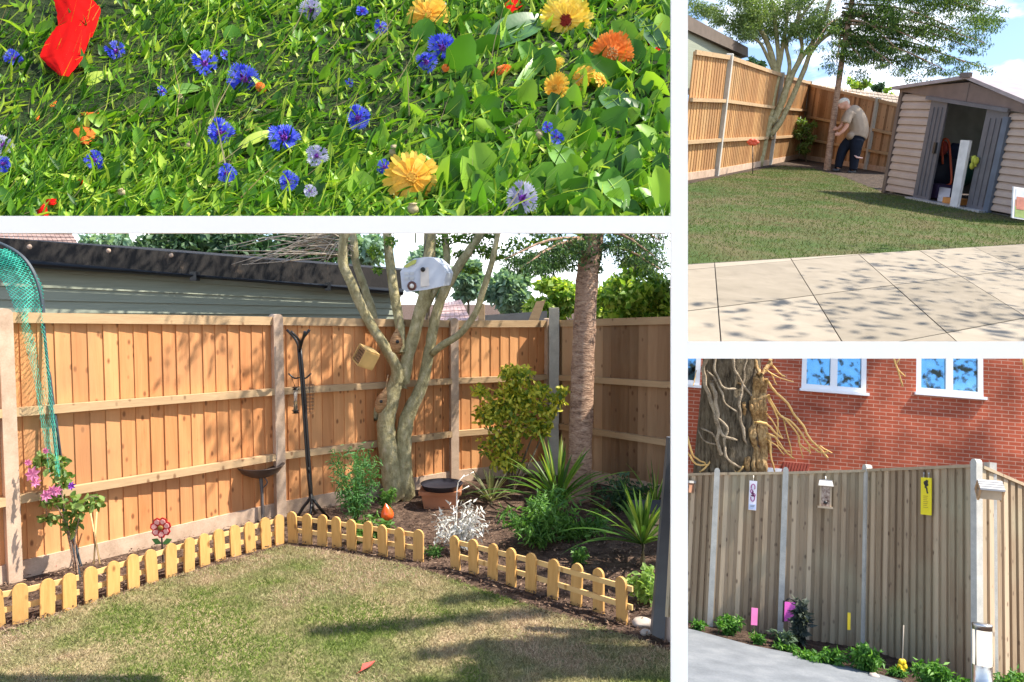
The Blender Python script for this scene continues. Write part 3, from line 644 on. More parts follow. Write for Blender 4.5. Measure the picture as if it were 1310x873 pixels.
# picket edging
def picket_run(label, bases, hgt, ext=(0, 0)):
    B = [SB.g(px, py) for px, py in bases]; root = thing(SB, 'picket_fence', label, 'fence', B[len(B)//2], 'low picket fences round the flower bed'); a, b = B[0], B[-1]
    for i, p in enumerate(B):
        q = (B[min(i+1, len(B)-1)]-B[max(i-1, 0)]).normalized(); n = Vector((q.y, -q.x, 0)); n = n if n.y < 0 else -n
        w = .042; h = (hgt[0]+(hgt[1]-hgt[0])*i/(len(B)-1))*.95+random.uniform(-.006, .006); k = 8; tilt = random.uniform(-.012, .012)
        prof = [(-w, -.03), (w, -.03), (w, h-w)]+[(w*math.cos(x), h-w+w*math.sin(x)) for x in [math.pi*j/k for j in range(1, k)]]+[(-w, h-w)]
        m_ = MB(); m_.prism([p+q*(x+tilt*z*4)+Vector((0, 0, z)) for x, z in prof], n*.018); m_.build('picket', M['picket'], parent=root)
    for f_ in (.36, .74):
        for i in range(len(B)-1):
            pass
        P = [p+Vector((0, .016, h_)) for p, h_ in zip(B, [(hgt[0]+(hgt[1]-hgt[0])*i/(len(B)-1))*f_ for i in range(len(B))])]
        e0 = (P[0]-P[1]).normalized()*ext[0]; e1 = (P[-1]-P[-2]).normalized()*ext[1]; P[0] = P[0]+e0; P[-1] = P[-1]+e1
        for s0, s1 in ((0, len(P)//2), (len(P)//2, len(P)-1)):
            m_ = MB(); m_.bar(P[s0], P[s1], .034, .014); m_.build('rail', M['picket_rail'], parent=root)
M['picket_rail'] = wood('picket_rail', (.60, .36, .12), (.82, .56, .26), (.4, .2, .06), grain=(3, 3, 10), island=.3)
def lin_pts(p0, p1, n, sag=0, grow=0):
    o = []
    for i in range(n):
        t = i/(n-1); u = t-grow*t*(1-t); o.append((p0[0]+(p1[0]-p0[0])*u, p0[1]+(p1[1]-p0[1])*u+sag*4*t*(1-t)))
    return o
picket_run('honey picket edging run at the left, two pickets cut by the picture edge', [(-30, 808), (-3, 802), (26, 796), (60, 789), (88, 780)], (.262, .255), (.0, .06))
picket_run('long honey picket edging run below the bird bath and metal flower', [(116, 771), (144, 763), (170, 754), (194, 746), (218, 738), (241, 731), (261, 723), (281, 717), (301, 711), (320, 706), (340, 701), (357, 696)], (.255, .262), (.0, .03))
picket_run('middle honey picket edging run in front of the multi stemmed tree', [(376, 694), (394, 696), (413, 698), (432, 701), (451, 704), (471, 707), (491, 711), (513, 715), (536, 718)], (.268, .262), (.02, .04))
picket_run('right honey picket edging run in front of the spiky plants', [(584, 728), (607, 734), (631, 741), (655, 749), (680, 757), (708, 765), (738, 774), (767, 783), (797, 796)], (.268, .305), (.03, .08))

# building behind the left fence
def slabpx(st, name, pts, thick, m, parent=None, **k):
    """pts: (px, py, t) corners of a face; thickened away from the viewer"""
    P = [st.at(*p) for p in pts]; n = (P[1]-P[0]).cross(P[2]-P[0]).normalized()
    if n.dot(st.o-P[0]) > 0: n = -n
    m_ = MB(); m_.prism(P, n*thick); return m_.build(name, m, parent=parent, st=st) if parent is None else m_.build(name, m, parent=parent)
bt_ = thing(SB, 'garden_building', 'sage green clad building with black felt roof edge behind the left fence', 'building', SB.at(250, 700, 9))
T0, T1 = 7.6, 10.6
yy = lambda px, a, b: a+(b-a)*(px+20)/535
m_ = MB(); rows = [(322, 362), (343, 381), (365, 388), (383, 395), (400, 403), (418, 412), (440, 430)]
for (a0, b0), (a1, b1) in zip(rows[:-1], rows[1:]):
    P = [SB.at(-20, a0, T0), SB.at(512, b0, T1), SB.at(512, b1, T1), SB.at(-20, a1, T0)]; n = (P[1]-P[0]).cross(P[2]-P[0]).normalized(); n = n if n.y > 0 else -n
    m_.hexa([P[3]-n*.02, P[2]-n*.02, P[2]+n*.3, P[3]+n*.3], [P[0], P[1], P[1]+n*.3, P[0]+n*.3])
m_.build('wall', M['clad'], parent=bt_)
P = [SB.at(-20, 303, T0-.1), SB.at(516, 346, T1-.1), SB.at(516, 372, T1-.1), SB.at(-20, 333, T0-.1)]
m_ = MB(); m_.prism(P, Vector((.35, 2.6, .05))); m_.build('roof', M['felt'], parent=bt_)
m_ = MB(); a, b = SB.at(-20, 333, T0-.16), SB.at(514, 374, T1-.16); m_.tube([a, b], .05, 10); g_ = m_.build('gutter', M['gutter'], parent=bt_)
for s in (.42, .77): m_ = MB(); c = a.lerp(b, s); m_.box(c, (.07, .11, .10)); m_.build('bracket', M['gutter'], parent=g_)
for px, py, t in [(38, 316, T0-.11), (139, 321, 8.1), (219, 327, 8.6), (292, 334, 9.1), (374, 340, 9.6), (425, 347, 10)]:
    m_ = MB(); m_.lathe([(0, .012), (.022, .012), (.024, 0)], SB.at(px, py, t-.04), 10, Vector((0, -1, 0))); m_.build('fixing_disc', plain('rusty_disc', (.5, .36, .27), .8), parent=bt_)
# far tiled roof at the top left, neighbour roofs and screens beyond the corner
M['tile'] = noisy('brown_roof_tiles', [(.3, (.22, .14, .12)), (.7, (.42, .30, .26))], ns=6)
def tiledroof(st, lab, c0, c1, c2, c3, rows, m, cat_='house roof', n2=26, side=True):
    root = thing(st, 'tiled_roof', lab, cat_, c3.lerp(c2, .5)); m_ = MB()
    for i in range(rows):
        for j in range(n2):
            s0, s1, u0, u1 = i/rows, (i+1.1)/rows, j/n2, (j+.9)/n2; up = Vector((0, 0, .03))
            q = lambda u, s: c3.lerp(c2, u).lerp(c0.lerp(c1, u), s)
            m_.hexa([q(u0, s0)-up, q(u1, s0)-up, q(u1, s1)-up, q(u0, s1)-up], [q(u0, s0)+up, q(u1, s0)+up, q(u1, s1)-up*.3, q(u0, s1)-up*.3])
    m_.build('roof_tiles', m, parent=root)
    m_ = MB(); m_.hexa([c3+Vector((0, .2, -2)), c2+Vector((0, .2, -2)), c2+Vector((0, 4, -2)), c3+Vector((0, 4, -2))], [c3+Vector((0, .2, -.08)), c2+Vector((0, .2, -.08)), c2+Vector((0, 4, -.08)), c3+Vector((0, 4, -.08))]); m_.build('wall', plain('far_render', (.6, .55, .5), .9), parent=root)
    return root
tiledroof(SB, 'pinkish tiled roof just above the black roof edge at the far left', SB.at(-60, 288, 25), SB.at(88, 292, 25), SB.at(104, 318, 23), SB.at(-60, 318, 23), 6, M['tile'])
slabpx(SB, 'grey_screen', [(612, 404, 10.2), (700, 398, 10.2), (700, 425, 10.2), (612, 425, 10.2)], .04, plain('grey_board', (.20, .20, .20), .9)); tag(COL.objects[-1], 'grey board screen showing over the fence left of the corner post', 'screen')
slabpx(SB, 'brown_prop', [(686, 386, 9.9), (698, 384, 9.9), (684, 425, 9.9), (670, 425, 9.9)], .08, M['fence_rail']); tag(COL.objects[-1], 'leaning brown timber prop beside the tall corner post', 'timber prop')
slabpx(SB, 'timber_stub', [(612, 389, 9.95), (620, 389, 9.95), (620, 425, 9.95), (612, 425, 9.95)], .08, M['fence_rail']); tag(COL.objects[-1], 'short timber post at the left end of the grey board screen', 'post')
tiledroof(SB, 'distant pink roof seen between the tree stems', SB.at(562, 388, 30), SB.at(590, 384, 30), SB.at(604, 412, 28), SB.at(548, 412, 28), 4, plain('pink_tiles', (.62, .42, .38), .9), n2=8)

# trees
tB = 7.74
Z4 = lambda x, y: (430+x/2.909, 290+y/2.91)
def z4(P, dt=0): return [Z4(x, y)+(w/2.909*.80, tB+d+dt) for x, y, w, d in P]
tr = thing(SB, 'multi_stem_tree', 'smooth olive barked multi stemmed tree carrying the bird boxes', 'tree', SB.g(507, 641))
sB = [[(225, 1040, 110, 0), (200, 880, 92, 0), (185, 740, 84, 0), (205, 640, 78, 0), (232, 550, 62, 0)],
      [(265, 1040, 90, .05), (250, 870, 78, .05), (262, 720, 70, .08), (320, 590, 56, .1), (350, 440, 48, .1), (380, 300, 46, .1), (435, 180, 44, .1), (510, 70, 40, .1), (570, -30, 36, .2)],
      [(225, 600, 60, 0), (222, 520, 52, -.05), (170, 430, 48, -.1), (115, 340, 46, -.1), (60, 220, 46, -.15), (25, 130, 46, -.15), (30, 40, 42, -.2), (60, -80, 38, -.2)],
      [(160, 720, 50, .1), (135, 620, 44, .15), (150, 480, 36, .2), (140, 340, 36, .25), (110, 240, 36, .3), (75, 140, 36, .35), (60, 20, 34, .4), (30, -90, 30, .4)],
      [(240, 470, 44, .0), (238, 380, 44, .05), (225, 300, 46, .1), (205, 170, 44, .15), (190, 30, 40, .2), (180, -100, 36, .2)],
      [(245, 600, 70, .05), (262, 500, 62, .05), (290, 400, 60, .05), (325, 270, 58, .1), (345, 150, 58, .15), (350, 20, 56, .2), (352, -110, 50, .2)],
      [(320, 330, 36, .1), (360, 250, 34, .15), (410, 150, 34, .2), (405, 30, 32, .25), (400, -90, 30, .3)],
      [(352, 480, 30, .08), (390, 445, 34, .0), (460, 400, 32, -.05), (520, 320, 31, -.1), (548, 235, 30, -.1), (575, 150, 28, -.1), (600, 40, 24, -.1), (618, -60, 20, -.1)]]
limbs(SB, tr, 'trunk', [z4(s) for s in sB[:2]], M['bark'], n=12); limbs(SB, tr, 'limb', [z4(s) for s in sB[2:]], M['bark'], n=10)
LFB = leafm('tree_leaf', [(0, (.04, .10, .015)), (.6, (.10, .20, .03)), (1, (.25, .36, .05))], .45)
tw = MB()
for k in range(46):
    a = Z4(random.uniform(60, 150), random.uniform(30, 110)); t = tB+random.uniform(-.3, .4)
    p0 = SB.at(*Z4(35+random.uniform(-20, 30), random.uniform(0, 110)), tB); p1 = SB.at(430-random.uniform(10, 150), 298+random.uniform(0, 42), t); mid = p0.lerp(p1, .5)+Vector((0, 0, random.uniform(-.02, .12)))
    tw.tube([p0, mid, p1], [.010, .006, .003], 4, 3)
tw.build('twigs', plain('pale_twigs', (.45, .38, .3), .9), parent=tr)
ce = SB.at(560, 120, 7.9); cu = lambda x, y: (x < 864) & ((y < 296))
crown(SB, tr, 'crown', subclumps(ce+Vector((0, 0, .6)), (2.6, 1.6, 1.1), 34, .55), 9000, .09, .42, LFB, cull=cu)
crown(SB, tr, 'leaf_sprays', [(SB.at(px, py, t), (rx, .2, rz)) for px, py, t, rx, rz in [(590, 305, 7.9, .18, .06), (620, 318, 7.9, .16, .07), (478, 322, 7.8, .05, .06), (483, 345, 7.8, .03, .03), (500, 308, 7.8, .05, .05), (605, 345, 8, .10, .04), (560, 310, 8, .12, .04), (640, 325, 8, .22, .08), (665, 312, 8.1, .2, .08), (690, 330, 8.1, .2, .07), (700, 305, 8.1, .2, .06), (620, 300, 8, .2, .05), (725, 320, 8.1, .15, .08), (590, 325, 8, .1, .05)]], 1500, .055, .5, LFB, cull=lambda x, y: x < 856)
t2 = thing(SB, 'conifer_tree', 'straight pinkish brown trunk of a conifer in front of the right fence', 'tree', SB.g(739, 640)); tC = SB.t(SB.g(739, 640))
limbs(SB, t2, 'trunk', [[(737, 655, 36, tC), (741, 600, 31, tC), (744, 520, 30, tC), (747, 440, 29, tC), (751, 360, 28, tC), (758, 300, 29, tC), (765, 200, 26, tC), (772, 60, 24, tC), (778, -120, 20, tC)]], M['bark2'], n=14)
LCN = leafm('conifer_green', [(0, (.025, .07, .03)), (.6, (.07, .15, .05)), (1, (.16, .26, .08))], .35)
bch = []; cl = []
for k in range(16):
    z_ = random.uniform(270, 330) if k < 10 else random.uniform(60, 260); side = -1 if k % 3 else 1; p0 = SB.at(757, z_-10, tC); e = SB.at(757+side*random.uniform(40, 150), z_+random.uniform(5, 45), tC+random.uniform(-.8, .6))
    if SB.proj(e)[0] > 850: e = SB.at(845, z_+20, tC)
    bch.append(([p0, p0.lerp(e, .5)+Vector((0, 0, .08)), e], [.022, .014, .005]))
    for s in np.linspace(.25, 1, 7): cl.append((p0.lerp(e, s)+Vector((random.uniform(-.08, .08), random.uniform(-.1, .1), random.uniform(-.1, .06))), (.14, .14, .06)))
m_ = MB()
for p, r_ in bch: m_.tube(p, r_, 5, 3)
m_.build('branches', M['bark2'], parent=t2)
crown(SB, t2, 'crown', cl, 11000, .05, .3, LCN, cull=lambda x, y: (x < 855) & (y < 372), droop=.8)
crown(SB, t2, 'ivy', [(SB.at(755, y_, tC), (.14, .14, .10)) for y_ in range(296, 345, 8)], 900, .05, .6, LCN, cull=lambda x, y: x < 855)
crown(SB, t2, 'upper_crown', subclumps(SB.at(770, 40, tC+.3), (2.4, 1.6, 1.5), 26, .55), 7000, .09, .35, LCN, cull=lambda x, y: (x < 862) & (y < 296), droop=.7)
m_ = MB()
for k in range(36):
    x0 = random.uniform(790, 850); m_.tube([SB.at(x0, 296, tC), SB.at(min(853, x0+random.uniform(-20, 25)), 325, tC+.1), SB.at(min(853, x0+random.uniform(-30, 30)), random.uniform(335, 352), tC+.2)], [.006, .004, .002], 4, 2)
m_.build('twigs', plain('grey_twigs', (.3, .25, .25), .9), parent=t2)

# trees beyond the fence
def bgtree(st, lab, px, py, t, rx, rz, n, L, m, k=18, cullx=856, trunkh=None, tmul=1):
    c = st.at(px, py, t); root = thing(st, 'background_tree', lab, 'tree', Vector((c.x, c.y, 0)), 'trees beyond the fences'); R = (rx*t/1000, rx*t/1000*.8, rz*t/1000)
    q = MB(); q.tube([Vector((c.x, c.y, 0)), Vector((c.x+.1, c.y, c.z*.6)), c], [R[0]*.12, R[0]*.08, R[0]*.04], 8, 3); q.build('trunk', M['bark_d'], parent=root)
    crown(st, root, 'crown', subclumps(c, R, k, R[0]*.38), n, L, .55, m, cull=(lambda x, y: x < cullx) if cullx else None)
    return root
M['lf_haze'] = leafm('hazed_leaves', [(0, (.16, .28, .20)), (1, (.36, .50, .38))], .4); M['lf_yg'] = leafm('yellow_green_leaves', [(0, (.10, .22, .03)), (.5, (.28, .44, .06)), (1, (.62, .68, .14))], .5)  # first leaf set lightened in colour to stand in for distance haze
M['lf_dk'] = leafm('dark_conifer_leaves', [(0, (.02, .06, .03)), (1, (.10, .18, .08))], .25)
bgtree(SB, 'rounded blue green tree far beyond the grey board screen', 650, 372, 38, 26, 27, 3600, .42, M['lf_haze'])
bgtree(SB, 'bluish tree far beyond the multi stemmed tree', 597, 362, 42, 18, 26, 2600, .42, M['lf_haze'])
bgtree(SB, 'tall hazy tree behind the caravan bird box', 545, 345, 36, 26, 36, 2600, .40, M['lf_haze'])
bgtree(SB, 'yellow green bush between the corner post and conifer trunk', 705, 385, 16, 34, 26, 3600, .16, M['lf_yg'])
bgtree(SB, 'bright yellow green tree at the right behind the fence', 815, 378, 13, 48, 46, 6500, .14, M['lf_yg'], k=30)
bgtree(SB, 'darker bush low behind the right fence by the conifer trunk', 775, 395, 14, 24, 20, 1800, .14, M['lf_yg'])
bgtree(SB, 'dark conifer mass left of centre over the black roof edge', 260, 318, 26, 75, 22, 5200, .30, M['lf_dk'], k=30)
bgtree(SB, 'dark conifer over the right part of the black roof edge', 375, 326, 27, 55, 24, 4200, .30, M['lf_dk'], k=24)
bgtree(SB, 'thin green tree right of the tiled roof at the top left', 140, 316, 24, 28, 14, 900, .26, M['lf_haze'], k=12)
bgtree(SB, 'grey green tree behind the left stems over the roof', 465, 318, 30, 34, 22, 1900, .32, M['lf_haze'], k=16)

# unseen tree added at the right: its thin crown stripes the near lawn with light
op = Vector((4.6, 5.2, 0)); opt = thing(WS, 'lawn_shade_tree', 'thin crowned tree added out of view to stripe the near lawn with shade', 'tree', op)
m_ = MB(); m_.tube([op, op+Vector((0, 0, 3)), op+Vector((-.4, -.2, 5.6))], [.10, .08, .04], 8, 4); m_.build('trunk', M['bark'], parent=opt)
cl = []
for k in range(9):
    a_ = Vector((2.6+random.uniform(0, 2.2), 3.3+k*.24, 5.0+random.uniform(-.4, .8)))
    for s_ in np.linspace(0, 1, 8): cl.append((a_+Vector((1.5*s_, .25*s_, .35*s_)), (.13, .07, .07)))
crown(WS, opt, 'crown', cl, 5200, .10, .4, LFB)
# bird boxes and feeders
bx = thing(SB, 'caravan_bird_box', 'grey blue caravan shaped bird box hanging in the multi stemmed tree', 'bird box', SB.at(541, 375, 7.35))
t_ = 7.3; outl = [(513, 358), (512, 348), (519, 338), (530, 331), (543, 329), (556, 331), (566, 340), (571, 350), (567, 366), (545, 371), (520, 374), (514, 369)]
P = [SB.at(x, y, t_) for x, y in outl]; m_ = MB(); m_.prism(P, Vector((.05, .20, .01))); m_.build('body', plain('blue_grey_paint', (.60, .63, .70), .5), parent=bx)
m_ = MB(); m_.prism([SB.at(x, y, t_-.012) for x, y in [(538, 343), (548, 342), (549, 366), (538, 367)]], Vector((0, .010, 0))); dr = m_.build('door', plain('cream_door', (.72, .66, .60), .5), parent=bx)
m_ = MB(); m_.lathe([(0, .004), (.022, .004), (.022, 0)], SB.at(541, 345, t_-.014), 14, Vector((0, -1, 0))); m_.build('entrance_hole', M['black'], parent=bx)
m_ = MB(); m_.lathe([(.022, .012), (.040, .012), (.044, 0)], SB.at(527, 366, t_-.004), 18, Vector((0, -1, 0))); wh = m_.build('wheel', plain('brown_tyre', (.14, .06, .05), .6), parent=bx)
m_ = MB(); m_.lathe([(0, .010), (.024, .010), (.024, 0)], SB.at(527, 366, t_-.004), 16, Vector((0, -1, 0))); m_.build('hub', M['white'], parent=wh)
m_ = MB()
for x, y in ((520, 350), (527, 350), (520, 356), (527, 356)): m_.box(SB.at(x, y, t_-.006), (.04, .008, .028))
m_.build('window', plain('window_panel', (.60, .62, .64), .3), parent=bx)
m_ = MB(); m_.prism([SB.at(x, y, t_-.004) for x, y in [(516, 341), (528, 333), (533, 332), (532, 337), (520, 343)]], Vector((0, -.008, 0))); m_.build('moss_patch', plain('moss', (.5, .52, .14), .9), parent=bx)
m_ = MB(); m_.tube([SB.at(541, 329, t_+.1), SB.at(546, 300, t_+.3), SB.at(548, 270, tB+.15)], .004, 5); m_.build('wire', M['black'], parent=bx)
wick = noisy('woven_willow', [(.3, (.22, .10, .04)), (.7, (.62, .36, .18))], scale=(1, 1, 6), ns=14, bump=1, bdist=.01)
def nest(px, py, h, r, tilt, lab, hx=0, hang=16):
    t = 7.38; c = SB.at(px, py, t); k = h*t/1000; rr = r*t/1000; ax = Vector((math.sin(tilt), 0, math.cos(tilt))); root = thing(SB, 'woven_nest', lab, 'nest box', c-Vector((0, 0, k/2)), 'woven nest pouches')
    m_ = MB(); pr = [(.0, -k*.5), (rr*.55, -k*.42), (rr, -k*.12), (rr*.9, k*.1), (rr*.45, k*.34), (rr*.12, k*.5), (.004, k*.55)]
    m_.lathe([(r_, z_) for r_, z_ in pr], c, 16, ax)
    for i in range(len(m_.v)): m_.v[i] += Vector((0, 0, math.sin(i*3.1)*.002))
    m_.build('pouch', wick, parent=root)
    for z_ in np.linspace(-.4, .35, 9):
        pass
    m_ = MB(); m_.lathe([(0, .004), (rr*.24, .004), (rr*.28, 0)], c+Vector((hx*rr, -rr*.96, 0))+ax*k*.0, 12, Vector((.1, -1, 0))); m_.build('entrance_hole', M['black'], parent=root)
    m_ = MB(); m_.tube([c+ax*k*.5, c+ax*k*.5+Vector((.01, .1, hang*t/1000))], .004, 5); m_.build('cord', M['fence_rail'], parent=root)
nest(507, 437, 32, 8.5, .05, 'woven teardrop nest pouch in the upper fork of the multi stemmed tree', .3)
nest(488, 513, 34, 7.5, .32, 'lower woven nest pouch hanging left of the tree trunk', .1)
nest(387, 475, 30, 8.5, .0, 'pale woven nest pouch hung on the black feeder stand', 0, 8)
ib = thing(SB, 'insect_box', 'small wooden cube insect box at the left fork of the multi stemmed tree', 'insect box', SB.at(467, 470, 7.3)); c = SB.at(468, 457, 7.3)
R3 = Euler((.35, .35, .7)).to_matrix(); h = .078
m_ = MB()
for sx, sz, w_, hh in ((0, 1, h, .006), (0, -1, h, .006)): m_.obox(c+R3 @ Vector((0, 0, sz*h)), R3 @ Vector((h, 0, 0)), R3 @ Vector((0, h, 0)), R3 @ Vector((0, 0, .007)))
for sx in (-1, 1): m_.obox(c+R3 @ Vector((0, sx*h, 0)), R3 @ Vector((h, 0, 0)), R3 @ Vector((0, .007, 0)), R3 @ Vector((0, 0, h-.007)))
m_.obox(c+R3 @ Vector((h*.9, 0, 0)), R3 @ Vector((.006, 0, 0)), R3 @ Vector((0, h-.008, 0)), R3 @ Vector((0, 0, h-.008)))
m_.build('box_frame', plain('pale_pine', (.70, .44, .16), .6), parent=ib)
m_ = MB()
for i in range(5):
    for j in range(5): p = c+R3 @ Vector((-h*.5, (i-2)*.027, (j-2)*.027)); q = R3 @ Vector((h*.45, 0, 0)); m_.tube([p-q, p+q], .011, 6)
m_.build('cane_tubes', wick, parent=ib)
# black stand
st_t = SB.t(SB.g(398, 668)); fs = thing(SB, 'feeder_stand', 'tall black coat stand used as a bird feeder stand against the fence', 'feeder stand', SB.g(398, 668))
m_ = MB()
for dx in (-1.5, 1.5): m_.tube([SB.at(398+dx, 640, st_t), SB.at(392+dx, 560, st_t), SB.at(388+dx, 500, st_t), SB.at(383+dx, 445, st_t)], .012, 8, 3)
m_.tube([SB.at(383, 450, st_t), SB.at(379, 436, st_t), SB.at(367, 422, st_t)], .012, 8, 3); m_.tube([SB.at(383, 450, st_t), SB.at(386, 436, st_t), SB.at(396, 422, st_t)], .012, 8, 3)
m_.tube([SB.at(383, 450, st_t), SB.at(383, 436, st_t-.1), SB.at(372, 424, st_t-.15)], .011, 8, 3); m_.tube([SB.at(383, 450, st_t), SB.at(388, 432, st_t-.1), SB.at(390, 424, st_t-.12)], .011, 8, 3)
m_.build('pole', M['black'], parent=fs)
for e in ((369, 478), (398, 478)):
    m_ = MB(); m_.tube([SB.at(384, 483, st_t), SB.at((384+e[0])/2, 484, st_t), SB.at(e[0], e[1], st_t)], .008, 6, 3); m_.build('hook', M['black'], parent=fs)
for e, dt in (((377, 668), 0), ((398, 672), -.25), ((420, 664), .0), ((402, 660), .25)):
    m_ = MB(); m_.tube([SB.at(395, 598, st_t), SB.at(398, 632, st_t), SB.at((398+e[0])/2, 650, st_t+dt*.4), SB.g(*e)+Vector((0, dt*.3, .01))], .014, 8, 4); m_.build('leg', M['black'], parent=fs)
seedm = plain('bird_seed', (.35, .24, .12), .9, .2, var=.5, scale=60)
glassm, n_, L_, b_ = base('clear_plastic', .15, .5); b_.inputs['Base Color'].default_value = (.75, .72, .66, 1); b_.inputs['Alpha'].default_value = .35
fd = thing(SB, 'seed_feeder', 'clear tube seed feeder hanging left of the black stand pole', 'bird feeder', SB.at(378, 530, st_t)); c0, c1 = SB.at(378, 527, st_t), SB.at(378, 497, st_t)
m_ = MB(); m_.tube([c0, c1], .028, 14); m_.build('tube', glassm, parent=fd); m_ = MB(); m_.tube([c0, c0.lerp(c1, .45)], .024, 12); m_.build('seed', seedm, parent=fd)
for p in (c0, c1): m_ = MB(); m_.tube([p-Vector((0, 0, .012)), p+Vector((0, 0, .012))], .035, 14); m_.build('cap', M['black'], parent=fd)
m_ = MB(); m_.tube([c1, SB.at(372, 480, st_t)], .003, 4); m_.build('hanger', M['black'], parent=fd)
fd = thing(SB, 'mesh_feeder', 'wire mesh feeder hanging right of the black stand pole', 'bird feeder', SB.at(396, 530, st_t)); c0, c1 = SB.at(396, 528, st_t), SB.at(396, 492, st_t); m_ = MB(); hh = c1.z-c0.z
for k in range(10):
    a = 6.283*k/10; d_ = Vector((math.cos(a)*.04, math.sin(a)*.04, 0)); m_.tube([c0+d_, c1+d_], .0016, 4)
for k in range(9):
    z_ = c0.z+hh*k/8; m_.tube([Vector((c0.x+math.cos(6.283*j/12)*.04, c0.y+math.sin(6.283*j/12)*.04, z_)) for j in range(13)], .0016, 4)
m_.build('mesh_cage', M['black'], parent=fd); m_ = MB(); m_.tube([c1, SB.at(397, 480, st_t)], .003, 4); m_.build('hanger', M['black'], parent=fd)
# bird bath
bb = SB.g(336, 668); tb = SB.t(bb); bd = thing(SB, 'bird_bath', 'dark metal bird bath bowl on a thin stem before the fence', 'bird bath', bb); ct = SB.at(333, 600, tb)
m_ = MB(); m_.lathe([(0, -.075), (.08, -.068), (.16, -.03), (.205, .025), (.214, .036), (.2, .034), (.15, .0), (.0, -.03)], ct, 32); m_.build('bowl', plain('dark_bronze', (.10, .075, .065), .45, .5, metal=.4), parent=bd)
m_ = MB(); m_.tube([bb, Vector((bb.x, bb.y, ct.z*.5)), Vector((ct.x, ct.y, ct.z-.03))], [.018, .013, .02], 8, 3); m_.tube([Vector((bb.x, bb.y, .3)), Vector((bb.x+.05, bb.y, .36)), Vector((bb.x+.01, bb.y, .42))], .006, 5, 3); m_.build('stem', plain('iron_stem', (.12, .11, .11), .6), parent=bd)
# arch with netting
ar = thing(SB, 'garden_arch', 'black hooped arch pole at the left of the bed', 'arch', SB.g(103, 738)); ta = SB.t(SB.g(103, 738))
arch = [(106, 742), (92, 690), (82, 640), (72, 560), (64, 490), (57, 420), (52, 375), (38, 340), (14, 318), (-30, 300)]
for dx, dt in ((-2.5, 0), (2.5, .22)):
    m_ = MB(); m_.tube([SB.at(x+dx*(1 if y > 550 else .3), y, ta+dt*(1 if y > 600 else .3)) for x, y in arch], .010, 8, 5); m_.build('pole', plain('slate_tube', (.045, .06, .075), .45), parent=ar)
m_ = MB()
left = [(-30, 322), (-8, 345), (6, 366), (18, 395), (28, 430), (42, 480), (52, 540), (64, 610)]; right = [(10, 318), (36, 338), (55, 368), (54, 400), (60, 440), (64, 480), (71, 540), (78, 610)]
NU, NV = 8, 46; Lc, Rc = cr(left, 12), cr(right, 12); g_ = []
for j in range(NV+1):
    s = j/NV*(len(Lc)-1); i0 = min(int(s), len(Lc)-2); f_ = s-i0; a = Lc[i0]*(1-f_)+Lc[i0+1]*f_; b = Rc[i0]*(1-f_)+Rc[i0+1]*f_
    g_.append([SB.at(*(a*(1-u)+b*u), ta-.05+.10*math.sin(u*7+j*.12)+.02*math.sin(j*.7+u*9)) for u in [i/NU for i in range(NU+1)]])
for j in range(NV):
    for i in range(NU):
        m_.bar(g_[j][i], g_[j+1][i+1], .0046 if j < 22 else .003, .0012); m_.bar(g_[j][i+1], g_[j+1][i], .0046 if j < 22 else .003, .0012)
net = m_.build('netting', leafm('teal_net', [(0, (.06, .62, .52)), (1, (.25, .95, .82))], .6, tint=(1, 1, 1)), st=SB, loc=SB.at(30, 500, ta)); tag(net, 'turquoise garden netting draped over the arch pole', 'netting')
m_ = MB()
for (a, b) in (((113, 640), (128, 722)), ((124, 655), (120, 722))): m_.tube([SB.at(*a, ta+.25), SB.at(*b, ta+.1)], .006, 6)
tag(m_.build('bamboo_canes', plain('bamboo', (.62, .42, .2), .6), st=SB, loc=SB.g(122, 738)), 'two thin bamboo canes leaning together beside the clematis', 'canes')
# clematis
CLM = leafm('clematis_leaf', [(0, (.07, .15, .03)), (1, (.30, .42, .12))], .4)
cg_ = SB.g(98, 738); cm = thing(SB, 'clematis', 'pink flowering clematis climbing the arch pole', 'climbing plant', cg_)
m_ = MB()
for P in ([(98, 738), (88, 680), (76, 620), (62, 585)], [(100, 738), (96, 690), (110, 640), (128, 636)], [(98, 738), (80, 660), (60, 640), (60, 660)]): m_.tube([SB.at(x, y, ta-.06) for x, y in P], [.006, .005, .004, .002], 5, 4)
m_.build('stems', M['bark2'], parent=cm)
crown(SB, cm, 'foliage', [(SB.at(x, y, ta-.04), (rx*.0055, .08, rz*.0055)) for x, y, rx, rz in [(72, 595, 14, 14), (58, 583, 8, 5), (80, 615, 14, 12), (70, 640, 22, 14), (92, 655, 18, 14), (105, 645, 14, 10), (124, 640, 8, 7), (62, 662, 10, 6), (50, 590, 4, 4), (90, 672, 10, 8)]], 330, .062, .6, CLM, ROUND)
PK = leafm('clematis_pink', [(0, (.70, .16, .38)), (1, (.85, .35, .6))], .35, tint=(1, .8, 1))
for px, py, r_ in [(42, 607, 11), (60, 634, 9), (36, 592, 5), (68, 628, 8), (74, 629, 8), (46, 618, 7), (59, 577, 5), (92, 622, 6)]:
    c = SB.at(px, py, ta-.16); m_ = MB(); k = 7; r_ = r_*ta/1000
    nn = Vector((random.uniform(-.4, .4), -1, random.uniform(0, .6))).normalized(); x, y = frame_of(nn)
    for i in range(k):
        a = 6.283*i/k; d = x*math.cos(a)+y*math.sin(a); s = nn.cross(d); m_.add([c, c+d*r_*.5-s*r_*.25+nn*.01, c+d*r_, c+d*r_*.5+s*r_*.25+nn*.01], [(0, 1, 2), (0, 2, 3)])
    m_.build('flower', PK if px != 92 else PURP, parent=cm)
